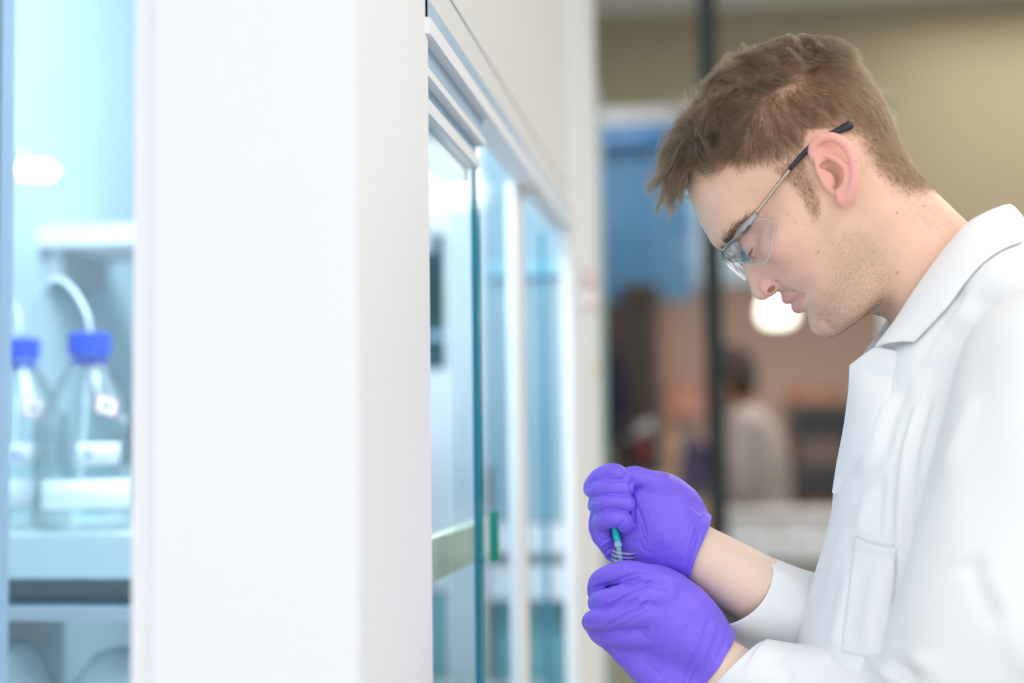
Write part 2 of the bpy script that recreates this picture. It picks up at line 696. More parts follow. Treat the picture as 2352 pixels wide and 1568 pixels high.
# ================================================================== fume hood (open glass-fronted enclosure) along the left
XF = -0.238                                          # its front plane
Y0, Y1, Y2, Y3, Y4, Y5 = 0.92, Y_on(990, XF), Y_on(1128, XF), Y_on(1250, XF), Y_on(1312, XF), Y_on(1372, XF)
HT = 2.45
white_steel = mat('white_powder_coat', (0.84, 0.857, 0.895), 0.75, noise=(6, 0.015))
grey_steel = mat('light_grey_powder_coat', (0.74, 0.75, 0.755), 0.65, noise=(6, 0.015))
blue_alu = mat('anodised_rail', (0.34, 0.50, 0.68), 0.45)
teal_edge = mat('green_glass_edge', (0.02, 0.36, 0.50), 0.12, trans=0.15)
sash_glass = pane_mat('sash_glass', (0.935, 0.982, 0.996), 0.12)
side_glass = pane_mat('side_window_glass', (0.88, 0.955, 0.99), 0.35)
hood = empty('fume_hood', (XF, Y0, 0))
tag(hood, 'tall white fume hood with sliding glass sashes facing the man', 'fume hood')
WX0, WX1 = X_at(24, Y0 + 0.05), X_at(296, Y0)               # side window opening
WZ0, WZ1 = 0.92, 1.95
XB = -1.05                                           # back of the hood
# near end wall: broad corner post, seam, window frame
box('corner_post', X_at(352, Y0), XF, Y0, Y1, 0.0, HT, white_steel, hood, 0.006, 3)
box('end_stile', WX1, X_at(346, Y0), Y0 + 0.006, Y0 + 0.05, 0.0, HT, white_steel, hood, 0.004)
box('end_stile', XB, WX0, Y0 + 0.006, Y0 + 0.05, 0.0, HT, mat('pale_blue_trim', (0.70, 0.79, 0.92), 0.5), hood, 0.004)
box('end_rail', WX0, WX1, Y0 + 0.006, Y0 + 0.05, 0.0, WZ0, white_steel, hood, 0.004)
box('end_rail', WX0, WX1, Y0 + 0.006, Y0 + 0.05, WZ1, HT, white_steel, hood, 0.004)
box('side_window', WX0, WX1, Y0 + 0.024, Y0 + 0.030, WZ0, WZ1, side_glass, hood)
# header over the sashes with its tracks
def rail_z(py990, py1312):
    return Z_at(py1312, Y4, 1312)


ZH = 0.5 * (Z_at(-4, Y1, 990) + Z_at(478, Y4, 1312))
box('header_panel', XF - 0.025, XF, Y1 - 0.01, Y4 + 0.02, ZH, HT, grey_steel, hood, 0.003)
box('header_seam', XF - 0.004, XF + 0.0012, Y1, Y4, ZH + 0.030, ZH + 0.0315, mat('seam_grey', (0.5, 0.52, 0.54), 0.6), hood)
zz = ZH
for k, (hgt, dx, m) in enumerate(((0.020, 0.000, blue_alu), (0.014, 0.004, white_steel), (0.022, -0.006, blue_alu), (0.007, -0.003, white_steel), (0.012, -0.012, blue_alu), (0.012, -0.010, white_steel), (0.013, -0.022, blue_alu))):
    y_end = Y4 + 0.02 if k < 2 else Y2 + 0.004
    box('sash_track', XF - 0.030 + dx, XF + dx, Y1 - 0.01, y_end, zz - hgt, zz, m, hood, 0.0015)
    zz -= hgt
ZT = ZH - 0.034
# sliding panes: each a glass sheet with a green polished edge
for k, (ya, yb, dx) in enumerate(((Y1 - 0.05, Y2, -0.012), (Y2 - 0.05, Y3, -0.026), (Y3 - 0.04, Y4 + 0.01, -0.040))):
    sp = box('sash_pane', XF + dx - 0.006, XF + dx, ya, yb - 0.004, 0.88, ZT - (0.03 if k == 0 else 0.0), sash_glass, hood)
    ed = box('polished_edge', XF + dx - 0.0065, XF + dx + 0.0004, yb - 0.004, yb + 0.014, 0.88, ZT - (0.03 if k == 0 else 0.0), teal_edge, hood, 0.001)
    if k == 1:
        box('sash_stile', XF + dx - 0.012, XF + dx + 0.002, yb - 0.085, yb - 0.004, 0.88, ZT, white_steel, hood, 0.003)
box('sash_handle', XF - 0.010, XF - 0.002, Y2 + 0.045, Y2 + 0.058, Z_at(1300, Y2, 1150), Z_at(1180, Y2, 1150), mat('green_plastic', (0.0, 0.30, 0.22), 0.4), hood, 0.002)
# far corner post and far end wall with its own window
box('corner_post', XF - 0.014, XF + 0.004, Y4, Y5 + 0.03, 0.0, HT, white_steel, hood, 0.004, 3)
YE = Y5
box('end_stile', X_at(1118, YE), XF - 0.012, YE - 0.03, YE, 1.30, HT, mat('far_panel', (0.33, 0.46, 0.53), 0.7), hood, 0.003)
box('end_stile', X_at(1034, YE), X_at(1118, YE), YE - 0.035, YE, 0.0, HT, white_steel, hood, 0.003)
box('end_rail', XB, X_at(1034, YE), YE - 0.03, YE, Z_at(540, YE, 1010), HT, white_steel, hood, 0.003)
box('end_rail', XB, X_at(1034, YE), YE - 0.03, YE, Z_at(1350, YE, 1010), Z_at(850, YE, 1010), white_steel, hood, 0.003)
box('end_rail', XB, X_at(1034, YE), YE - 0.03, YE, Z_at(780, YE, 1010), Z_at(765, YE, 1010), blue_alu, hood, 0.003)
box('side_window', XB, X_at(1034, YE), YE - 0.016, YE - 0.010, Z_at(850, YE, 1010), Z_at(540, YE, 1010), pane_mat('teal_window', (0.45, 0.68, 0.72), 0.5), hood)
box('lower_panel', XB, X_at(1040, YE), YE - 0.025, YE, 0.0, Z_at(1350, YE, 1010), mat('teal_panel', (0.20, 0.46, 0.50), 0.5), hood, 0.003)
box('blue_strip', X_at(1138, YE), XF - 0.012, YE - 0.05, YE - 0.02, Z_at(640, YE, 1180), Z_at(605, YE, 1180), mat('blue_trim', (0.30, 0.55, 0.68), 0.4), hood, 0.003)
box('service_panel', X_at(1138, YE), XF - 0.012, YE - 0.04, YE - 0.01, Z_at(1190, YE, 1180), Z_at(905, YE, 1180), mat('blue_grey_panel', (0.30, 0.45, 0.52), 0.45), hood, 0.003)
box('shelf_rail', X_at(1138, YE), XF - 0.012, YE - 0.09, YE - 0.02, Z_at(1262, YE, 1180), Z_at(1198, YE, 1180), white_steel, hood, 0.004)
box('shelf_rail', X_at(1138, YE), XF - 0.012, YE - 0.09, YE - 0.02, Z_at(1365, YE, 1180), Z_at(1290, YE, 1180), white_steel, hood, 0.004)
box('lower_panel', X_at(1138, YE), XF - 0.012, YE - 0.03, YE, 0.0, Z_at(1368, YE, 1180), mat('teal_panel'), hood, 0.003)
box('back_panel', XB - 0.03, XB, Y0, YE, 0.0, HT, mat('inner_liner', (0.46, 0.58, 0.63), 0.7, noise=(5, 0.03)), hood)
box('roof_panel', XB, XF, Y0, YE, HT, HT + 0.03, white_steel, hood)
# front sill
zs0, zs1 = Z_at(1330, 1.457, 1000), Z_at(1232, 1.457, 1000)
box('front_sill', XF - 0.067, XF - 0.052, Y1 - 0.02, 1.775, zs0, zs1, mat('cream_sill', (0.66, 0.68, 0.54), 0.5), hood, 0.004)
box('sill_base', XF - 0.067, XF - 0.052, Y1 - 0.02, Y1 + 0.05, 0.0, zs0, white_steel, hood, 0.003)
# lamp inside the hood roof, and an added fill
lf = box('lamp_housing', XB + 0.15, XF - 0.12, 0.95, 2.25, HT - 0.05, HT - 0.005, white_steel, hood, 0.004)
area_light('hood_lamp_and_fill', ((XB + XF) / 2, 1.25, HT - 0.06), (0, 0, 0), 0.5, 0.5, 3, (0.90, 0.95, 1.0))
area_light('hood_lamp_and_fill', (XF - 0.20, 1.72, HT - 0.07), (math.radians(30), 0, 0), 0.3, 0.5, 18, (0.90, 0.96, 1.0))  # extra light, tilted to brighten the far end wall
# far post: little call buttons
for py, c in ((640, (0.85, 0.62, 0.58)), (695, (0.9, 0.72, 0.68))):
    b = lathe('indicator', [(0.0, 0), (0.016, 0), (0.016, 0.006), (0.012, 0.012), (0.0, 0.014)], mat('pink_indicator_%d' % py, c, 0.3), None, 24, cap=False)
    b.rotation_euler = (math.pi / 2, 0, 0)
    b.location = (X_at(1358, Y4), Y4, Z_at(py, Y4, 1358))
    local(b, hood)
    b.location = (X_at(1358, Y4), Y4, Z_at(py, Y4, 1358))
box('sticker', XF + 0.004, XF + 0.0052, Y5 - 0.06, Y5 - 0.01, Z_at(866, Y5, 1365), Z_at(832, Y5, 1365), mat('yellow_sticker', (0.75, 0.68, 0.12), 0.5), hood)

# ------------------------------------------------------------------ inside: worktop, tray, bottles
YT = 1.76
zt = Z_at(1216, YT, 150)                             # what the bottles stand on
worktop = box('worktop', XB, XF - 0.08, Y0 + 0.06, YE - 0.1, 0.86, 0.90, mat('pale_grey_worktop', (0.50, 0.56, 0.57), 0.4), None, 0.004)
tag(worktop, 'pale worktop inside the fume hood under the shelf', 'worktop')
shelf_z = Z_at(1402, 1.55, 150)
shelf = empty('shelf', ((XB + WX1) / 2, 1.8, shelf_z))
tag(shelf, 'narrow steel shelf below the white tray in the hood', 'shelf')
box('shelf_board', XB, -0.42, 1.54, 2.05, shelf_z - 0.006, shelf_z, mat('blue_shelf', (0.34, 0.50, 0.62), 0.4), shelf, 0.002)
box('shelf_lip', XB, -0.42, 1.535, 1.545, shelf_z - 0.010, shelf_z + 0.004, alu, shelf, 0.002)
for x in (-0.98, -0.5):
    box('bracket', x, x + 0.02, 1.60, 2.0, 0.90, shelf_z - 0.006, alu, shelf, 0.002)
for x in (-0.95, -0.52):
    for y in (1.66, 1.95):
        pass
tray = empty('spill_tray', (-0.75, 1.8, shelf_z))
tag(tray, 'white plastic spill tray holding the two bottles', 'tray')
tz0, tz1 = Z_at(1326, 1.60, 150), Z_at(1226, 1.60, 150)
plast = mat('white_tray_plastic', (0.78, 0.86, 0.86), 0.4, sss=0.2, sss_rad=(1, 1, 1), sss_scale=0.01)
tx0, tx1 = -1.03, -0.47
box('tray_floor', tx0, tx1, 1.60, 2.02, zt - 0.006, zt - 0.001, plast, tray)
box('tray_wall', tx0, tx1, 1.590, 1.600, tz0, tz1, plast, tray, 0.003)
box('tray_wall', tx0, tx1, 2.020, 2.030, tz0, tz1, plast, tray, 0.003)
box('tray_wall', tx0 - 0.01, tx0, 1.59, 2.03, tz0, tz1, plast, tray, 0.003)
box('tray_wall', tx1, tx1 + 0.01, 1.59, 2.03, tz0, tz1, plast, tray, 0.003)
box('tray_base', tx0 + 0.02, tx1 - 0.02, 1.70, 2.0, shelf_z, zt - 0.006, plast, tray)
blue_cap = mat('blue_screw_cap', (0.06, 0.12, 0.72), 0.4, sss=0.1, sss_rad=(.3, .4, 1), sss_scale=0.004)
tube_m = mat('white_tubing', (0.85, 0.90, 0.92), 0.3, sss=0.3, sss_rad=(1, 1, 1), sss_scale=0.004)
bglass = pane_mat('bottle_glass', (0.98, 0.998, 0.998), 0.5, 0.02)
blabel = mat('paper_label', (0.85, 0.88, 0.90), 0.6)
bliq = pane_mat('solvent', (0.93, 0.985, 0.985), 0.2, 0.05)


def bottle(px, Y, label, word, hz_px, lab_px):
    xc = X_at(px, Y, 1000)
    r, hb = 0.070, 0.161
    b = empty('reagent_bottle', (xc, Y, zt))
    tag(b, label, 'bottle', 'reagent bottles in the hood')
    prof = [(0.0, 0.0), (r - 0.008, 0.0), (r, 0.008), (r, hb - 0.03), (r - 0.004, hb - 0.012), (r - 0.016, hb + 0.008), (0.034, hb + 0.040), (0.024, hb + 0.055), (0.0205, hb + 0.064), (0.0205, hb + 0.090),
            (0.018, hb + 0.090), (0.018, hb + 0.062), (0.031, hb + 0.040), (r - 0.019, hb + 0.006), (r - 0.003, hb - 0.03), (r - 0.003, 0.009), (0.0, 0.004)]
    lathe('glass_body', prof, bglass, b, 56, (xc, Y, zt), cap=False)
    lathe('solvent', [(0.0, 0.005), (r - 0.0035, 0.010), (r - 0.0035, 0.082), (0.0, 0.082)], bliq, b, 48, (xc, Y, zt), cap=False)
    cz = zt + hb + 0.066
    pr, seg = [], 0
    V, Fc = [], []
    n = 60
    for z in (0.0, 0.0265, 0.028):
        for k in range(n):
            rr = (0.0272 if k % 2 else 0.0264) - (0.002 if z > 0.027 else 0)
            a = 2 * math.pi * k / n
            V.append((xc + rr * math.cos(a), Y + rr * math.sin(a), cz + z))
    for i in range(2):
        for k in range(n):
            Fc.append((i * n + k, i * n + (k + 1) % n, (i + 1) * n + (k + 1) % n, (i + 1) * n + k))
    Fc.append(tuple(2 * n + k for k in range(n)))
    Fc.append(tuple(range(n - 1, -1, -1)))
    cap_ = raw('screw_cap', V, Fc, blue_cap, None, False)
    local(cap_, b)
    lathe('pour_ring', [(0.0205, 0), (0.0235, 0.001), (0.0235, 0.006), (0.0205, 0.007)], blue_cap, b, 40, (xc, Y, cz - 0.012), cap=False)
    # dip tube
    tube('dip_tube', [(xc - 0.004, Y, cz + 0.026), (xc - 0.005, Y, zt + 0.15), (xc - 0.010, Y, zt + 0.082), (xc - 0.014, Y, zt + 0.012)], 0.0028, tube_m, b, 10)
    # paper label and hazard diamond on the front of the glass
    def patch(name, a0, a1, z0, z1, m, off):
        V, Fc = [], []
        for i in range(13):
            a = a0 + (a1 - a0) * i / 12
            for z in (z0, z1):
                V.append((xc + (r + off) * math.sin(a), Y - (r + off) * math.cos(a), zt + z))
        for i in range(12):
            Fc.append((2 * i, 2 * i + 2, 2 * i + 3, 2 * i + 1))
        o = raw(name, V, Fc, m, None, True)
        local(o, b)
        sm = o.modifiers.new('paper', 'SOLIDIFY')
        sm.thickness = 0.0003
        return o
    patch('label_strip', -0.50, 1.3, 0.030, 0.066, blabel, 0.0006)
    patch('label_tag', 0.22, 1.0, 0.085, 0.112, blabel, 0.0006)
    a = 0.42
    text('lettering', word, 0.020, mat('blue_ink', (0.12, 0.25, 0.62), 0.5), Matrix.Translation((xc + (r + 0.0016) * math.sin(a), Y - (r + 0.0016) * math.cos(a), zt + 0.099)) @ Matrix.Rotation(a, 4, 'Z') @ Matrix.Rotation(math.pi / 2, 4, 'X'), b)
    # graduations printed on the glass
    for k in range(7):
        aa = -1.05
        wdt = 0.012 if k % 2 else 0.007
        patch('graduation', aa, aa + wdt / r, 0.014 + k * 0.011, 0.0152 + k * 0.011, mat('white_print', (0.9, 0.92, 0.92), 0.5), 0.0006)
    # hazard tag tilted on the shoulder
    ha = 0.85
    hzc = Vector((xc + (r - 0.012) * math.sin(ha), Y - (r - 0.004) * math.cos(ha), zt + hb - 0.002))
    M_ = Matrix.Translation(hzc) @ Matrix.Rotation(ha, 4, 'Z') @ Matrix.Rotation(math.radians(62), 4, 'X') @ Matrix.Rotation(math.radians(-18), 4, 'Z')
    q = 0.013
    for nm, sz, m, dz in (('hazard_tag', q, mat('red_hazard_border', (0.80, 0.30, 0.33), 0.5), 0.0), ('tag_face', q * 0.8, blabel, 0.0004)):
        o = raw(nm, [M_ @ Vector((x, y, z + dz)) for z in (0, 0.0004) for x, y in ((-sz, -sz), (sz, -sz), (sz, sz), (-sz, sz))], [(3, 2, 1, 0), (4, 5, 6, 7), (0, 1, 5, 4), (1, 2, 6, 5), (2, 3, 7, 6), (3, 0, 4, 7)], m, None, False)
        local(o, b)
    pv = [(-0.5, -0.3), (0.1, -0.5), (0.5, 0.0), (0.2, 0.1), (0.25, 0.45), (-0.2, 0.5), (-0.1, 0.1), (-0.55, 0.1)]
    o = raw('pictogram', [M_ @ Vector((x * q, y * q, 0.001)) for x, y in pv], [tuple(range(8))], print_dark, None, False)
    local(o, b)
    return xc, cz + 0.028


print_dark = mat('dark_print', (0.05, 0.05, 0.06), 0.6)
bx, bz = bottle(204, YT, 'large clear glass bottle with blue cap, nearer the white hood panel', 'S', 0, 0)
bx2, bz2 = bottle(42, YT + 0.06, 'large clear glass bottle with blue cap, half hidden by the window frame', 'N', 0, 0)
tb = empty('solvent_tube', (bx, YT, bz))
tag(tb, 'white plastic tube arching between the two blue bottle caps', 'tube')
pts = [U(208, 768, YT), U(200, 725, YT), U(178, 680, YT + 0.01), U(152, 650, YT + 0.02), U(132, 642, YT + 0.03), U(110, 650, YT + 0.035), U(84, 686, YT + 0.045), U(66, 730, YT + 0.055), U(57, 772, YT + 0.06)]
tube('hose', catmull(pts, 6), 0.0034, tube_m, tb, 12)
tb2 = empty('short_tube', tuple(U(42, 765, YT + 0.06)))
tag(tb2, 'short white tube standing up from the half hidden bottle cap', 'tube')
tube('hose', catmull([U(46, 768, YT + 0.07), U(44, 740, YT + 0.07), U(38, 712, YT + 0.08), U(28, 700, YT + 0.10)], 6), 0.0026, tube_m, tb2, 10)
# upper shelf with pale things at the back
us = empty('upper_shelf', (-0.8, 2.2, Z_at(560, 2.1, 150)))
tag(us, 'white shelf board high behind the bottles in the hood', 'shelf')
box('shelf_board', XB, -0.46, 2.08, 2.30, Z_at(568, 2.1, 150), Z_at(522, 2.1, 150), white_steel, us, 0.004)
box('shelf_bracket', XB, XB + 0.03, 2.1, 2.28, Z_at(640, 2.1, 150), Z_at(568, 2.1, 150), alu, us, 0.004)
refl_root = empty('reflection_oval', tuple(U(70, 395, 1.9)))  # emissive oval added for a pale light reflection, with an invented arm
tag(refl_root, 'small glowing oval standing in for a light reflection above the bottles', 'lamp')
c = U(78, 390, 1.9)
o = lathe('reflection_cover', [(0.0, -0.014), (0.028, -0.012), (0.036, 0.0), (0.028, 0.010), (0.0, 0.012)], mat('reflection_glow', (0.9, 0.95, 1), 0.5, emit=(0.9, 0.97, 1.0), emit_s=2.0), None, 32, tuple(c), cap=False)
local(o, refl_root)
tube('reflection_arm', [c + np.array([0, 0.02, 0.005]), c + np.array([-0.05, 0.06, 0.03]), np.array([XB, 2.0, c[2] + 0.05])], 0.007, white_steel, refl_root, 10)

# pale crumpled bag low in the hood
bgv = Vol((-190, -110, -20), (190, 110, 130), 5.0)
for _c, _rd in (((-85, 0, 40), (70, 70, 62)), ((70, 10, 38), (85, 70, 60)), ((0, 0, 18), (120, 80, 30)), ((140, 0, 50), (45, 60, 60)), ((-140, 10, 26), (50, 60, 40))):
    bgv.ell(_c, _rd, k=22)
_v, _q2 = bgv.mesh(2)
_v = _v + normals(_v, _q2) * (3.0 * vnoise(_v, 0.06, 201) + 1.5 * vnoise(_v, 0.15, 202))[:, None]
_bp0 = U(165, 1560, 1.62)
_v[:, 2] = np.maximum(_v[:, 2], -10) + 10
bagz = 0.9003
bag = np_mesh('plastic_bag', _v / 1000 * np.array([0.9, 0.8, (Z_at(1482, 1.62, 110) - 0.90) / 0.108]) + np.array([_bp0[0], 1.62, bagz]), _q2, mat('milky_plastic', (0.72, 0.79, 0.79), 0.5, sss=0.2, sss_rad=(1, 1, 1), sss_scale=0.01))
tag(bag, 'pale crumpled plastic bag on the hood worktop below the shelf', 'bag')

# cabinet standing beyond the hood, seen through its far window
tc = empty('teal_cabinet', (-0.65, YE + 0.3, 0))
tag(tc, 'pale teal cabinet standing beyond the far window of the fume hood', 'cabinet')
tcm = mat('pale_teal_laminate', (0.36, 0.52, 0.54), 0.6)
box('carcass', -1.02, -0.275, YE + 0.30, YE + 0.7, 0.06, 2.2, tcm, tc, 0.004)
for k in range(2):
    box('door', -1.02 + k * 0.3725 + 0.003, -1.02 + (k + 1) * 0.3725 - 0.003, YE + 0.28, YE + 0.30, 0.08, 2.19, tcm, tc, 0.003)
    box('handle', -0.6625 + k * 0.03 - 0.008, -0.6625 + k * 0.03, YE + 0.26, YE + 0.28, 1.05, 1.2, alu, tc, 0.002)
box('plinth', -1.0, -0.29, YE + 0.32, YE + 0.7, 0.0, 0.06, mat('dark_plinth', (0.06, 0.07, 0.07), 0.6), tc)
# ================================================================== behind the man: glazed partition and the room beyond, far out of focus
# blue vertical blind
YBL = 5.6
zb1_ = Z_at(262, YBL, 1450)
bl = empty('vertical_blind', (X_at(1480, YBL), YBL, 0))
box('wall_bracket', X_at(1330, YBL), X_at(1345, YBL), YBL - 0.02, YBL + 0.02, zb1_ + 0.03, 2.742, alu, bl)
box('wall_bracket', X_at(1570, YBL), X_at(1585, YBL), YBL - 0.02, YBL + 0.02, zb1_ + 0.03, 2.742, alu, bl)
tag(bl, 'blue vertical blind hanging in the room behind the man', 'blind')
zb0, zb1 = Z_at(690, YBL, 1500), Z_at(262, YBL, 1450)
box('valance', X_at(1300, YBL), X_at(1600, YBL), YBL - 0.05, YBL + 0.03, Z_at(335, YBL, 1450), zb1 + 0.03, mat('deep_blue_valance', (0.010, 0.125, 0.34), 0.6), bl, 0.004)
blues = [(0.070, 0.20, 0.42), (0.055, 0.20, 0.40), (0.085, 0.22, 0.42), (0.05, 0.21, 0.39)]
nsl = 14
for k in range(nsl):
    xa = X_at(1300, YBL) + (X_at(1600, YBL) - X_at(1300, YBL)) * k / nsl
    xb = xa + (X_at(1600, YBL) - X_at(1300, YBL)) / nsl * 1.04
    o = box('slat', xa, xb, YBL - 0.004 + (k % 2) * 0.012, YBL + 0.002 + (k % 2) * 0.012, zb0, Z_at(335, YBL, 1450), mat('blue_slat_%d' % (k % 4), blues[k % 4], 0.6), bl)
# pale wall panels right of the blind
pw = box('whiteboard', X_at(1600, 6.0), X_at(1790, 6.0), 6.0, 6.03, Z_at(650, 6.0, 1650), Z_at(262, 6.0, 1650), mat('pale_blue_board', (0.27, 0.36, 0.42), 0.4), None, 0.004)
tag(pw, 'pale blue-grey board on the wall behind the man\'s glasses', 'board')
# tall dark cupboard and what stands before it
YC = 5.2
cp = empty('brown_cupboard', (X_at(1470, YC), YC, 0))
tag(cp, 'tall dark brown cupboard beside the white hood post', 'cupboard')
brown = mat('dark_brown_laminate', (0.060, 0.036, 0.034), 0.55, noise=(8, 0.1))
cx0, cx1 = X_at(1392, YC), X_at(1512, YC)
cz1 = Z_at(690, YC, 1440)
box('carcass', cx0, cx1, YC, YC + 0.3, 0.05, cz1, brown, cp, 0.005)
for k in range(2):
    d = box('door', cx0 + 0.003 + k * (cx1 - cx0) / 2, cx0 - 0.003 + (k + 1) * (cx1 - cx0) / 2, YC - 0.02, YC, 0.08, cz1 - 0.01, brown, cp, 0.003)
    hx = (cx0 + cx1) / 2 + (-0.03 if k == 0 else 0.03)
    box('handle', hx - 0.006, hx + 0.006, YC - 0.045, YC - 0.02, 1.0, 1.15, alu, cp, 0.003)
box('plinth', cx0, cx1, YC + 0.03, YC + 0.3, 0.0, 0.05, brown, cp)
box('cornice', cx0 + 0.06, cx1 + 0.01, YC - 0.03, YC + 0.3, cz1, cz1 + 0.06, brown, cp, 0.004)
# dark coat on a hook, clamp stand, small things on the near counter
nv = mat('navy_cloth', (0.012, 0.012, 0.035), 0.8)
YK = 4.46
hc = Vol((-140, -60, -260), (140, 60, 220), 8)
hc.chain([(-60, 0, -220), (-45, 0, 0), (0, 0, 180)], [60, 55, 22], k=20)
hc.chain([(60, 0, -220), (45, 0, 0), (0, 0, 180)], [60, 55, 22], k=20)
hc.chain([(-30, -10, 130), (-80, -5, -120)], [24, 30], k=16)
hc.chain([(30, -10, 130), (80, -5, -120)], [24, 30], k=16)
v_, q_ = hc.mesh(1)
kp = U(1412, 890, YK)
v_ = v_ + normals(v_, q_) * (4 * np.sin(v_[:, :1] * 0.12))
cs = empty('coat_stand', (kp[0], kp[1], 0))
tag(cs, 'black coat stand next to the white hood post', 'coat stand')
tube('stand_pole', [np.array([kp[0], kp[1] + 0.05, 0.02]), np.array([kp[0], kp[1] + 0.05, kp[2] + 0.16])], 0.010, nv, cs, 10)
lathe('stand_base', [(0.0, 0), (0.065, 0), (0.065, 0.012), (0.03, 0.03), (0.0, 0.032)], nv, cs, 32, (kp[0], kp[1] + 0.05, 0), cap=False)
tube('hook', [np.array([kp[0], kp[1] + 0.05, kp[2] + 0.14]), np.array([kp[0], kp[1] + 0.01, kp[2] + 0.125])], 0.006, nv, cs, 8)
jk = np_mesh('hanging_jacket', v_ / 1000 * np.array([0.45, 0.5, 0.66]) + kp, q_, nv)
tag(jk, 'dark navy jacket hanging next to the white hood post', 'jacket')
ct = empty('lab_counter', (X_at(1600, 4.1), 4.1, 0))
tag(ct, 'low lab counter with pale top behind the man\'s hands', 'counter')
ctz = Z_at(1062, 4.1, 1440)
box('counter_top', X_at(1330, 4.1), X_at(1520, 4.1), 3.9, 4.4, ctz - 0.03, ctz, mat('dark_counter', (0.045, 0.035, 0.03), 0.5), ct, 0.004)
box('counter_front', X_at(1335, 4.1), X_at(1515, 4.1), 3.93, 4.4, 0.0, ctz - 0.03, mat('cream_front', (0.50, 0.48, 0.36), 0.6), ct, 0.004)
tb_ = box('tan_box', X_at(1384, 4.0), X_at(1425, 4.0), 4.20, 4.28, ctz, Z_at(1018, 4.0, 1400), mat('tan_card', (0.50, 0.42, 0.27), 0.7), None, 0.004)
tag(tb_, 'small tan box on the counter at the white hood post', 'box')
st = empty('clamp_stand', tuple(U(1450, 1060, 4.05)))
tag(st, 'black clamp stand with a slanted grey arm on the counter', 'stand')
p0 = U(1450, 1060, 4.05)
box('base', p0[0] - 0.05, p0[0] + 0.05, 4.02, 4.12, ctz, ctz + 0.014, rubber_dark := mat('black_plastic', (0.02, 0.02, 0.024), 0.4), st, 0.003)
tube('rod', [np.array([p0[0] - 0.02, 4.07, ctz + 0.014]), np.array([p0[0] - 0.02, 4.07, ctz + 0.13])], 0.008, rubber_dark, st, 10)
tube('arm', [U(1422, 1022, 4.06), U(1462, 1000, 4.05), U(1496, 972, 4.04)], [0.012, 0.014, 0.018], mat('satin_grey', (0.36, 0.34, 0.34), 0.35, metal=0.5), st, 12)
tube('clamp_head', [U(1404, 1040, 4.06), U(1424, 1022, 4.06)], [0.022, 0.020], rubber_dark, st, 12)
rd = empty('red_tube_holder', tuple(U(1474, 1060, 4.0)))
tag(rd, 'small dark red upright tube on the counter', 'tube')
q0 = U(1474, 1058, 4.0)
lathe('tube_body', [(0.0, 0), (0.017, 0), (0.017, 0.055), (0.013, 0.064), (0.0, 0.066)], mat('dull_red', (0.23, 0.03, 0.035), 0.5), rd, 24, (q0[0], 4.0, ctz), cap=False)
lathe('tube_cap', [(0.0, 0.064), (0.011, 0.064), (0.011, 0.078), (0.0, 0.08)], rubber_dark, rd, 24, (q0[0], 4.0, ctz), cap=False)
# pendant lamp
YL_ = 5.0
pc = U(1785, 700, YL_)
pl = empty('pendant_lamp', tuple(pc))
tag(pl, 'glowing white pendant lamp seen between the man\'s nose and chin', 'lamp')
lathe('lamp_shade', [(0.0, -0.072), (0.035, -0.070), (0.052, -0.062), (0.061, -0.045), (0.062, -0.02), (0.055, 0.01), (0.045, 0.04), (0.038, 0.09), (0.03, 0.13), (0.0, 0.135)], mat('lamp_opal', (0.95, 0.9, 0.82), 0.5, emit=(1.0, 0.90, 0.76), emit_s=3.0), pl, 40, tuple(pc), cap=False)
tube('cable', [pc + np.array([0, 0, 0.13]), np.array([pc[0], pc[1], 2.72])], 0.006, rubber_dark, pl, 8)
# white cabinet / counter on the right, things on it
YW = 4.05
wc = empty('white_counter', (X_at(1780, YW), YW, 0))
tag(wc, 'white counter unit behind the man\'s sleeve', 'counter')
wz1, wz0 = Z_at(1192, YW, 1780), Z_at(1284, YW, 1780)
wxa, wxb = X_at(1668, YW), X_at(2000, YW)
box('counter_top', wxa - 0.02, wxb, YW - 0.03, YW + 0.4, wz1, wz1 + 0.014, mat('grey_top', (0.45, 0.42, 0.42), 0.5), wc, 0.003)
for k in range(3):
    xa = wxa + (wxb - wxa) * k / 3
    dr = box('drawer', xa + 0.003, xa + (wxb - wxa) / 3 - 0.003, YW - 0.02, YW, wz0, wz1 - 0.004, mat('white_laminate', (0.8, 0.79, 0.8), 0.5), wc, 0.003)
    box('drawer_pull', xa + (wxb - wxa) / 6 - 0.03, xa + (wxb - wxa) / 6 + 0.03, YW - 0.03, YW - 0.02, wz0 + 0.05, wz0 + 0.058, alu, wc, 0.001)
box('carcass', wxa, wxb, YW, YW + 0.4, wz0, wz1, mat('white_laminate'), wc)
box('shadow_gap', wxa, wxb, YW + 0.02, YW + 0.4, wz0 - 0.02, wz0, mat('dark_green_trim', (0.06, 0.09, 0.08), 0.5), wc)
box('lower_front', wxa, wxb, YW, YW + 0.4, 0.0, wz0 - 0.02, mat('beige_laminate', (0.42, 0.38, 0.34), 0.6), wc, 0.003)
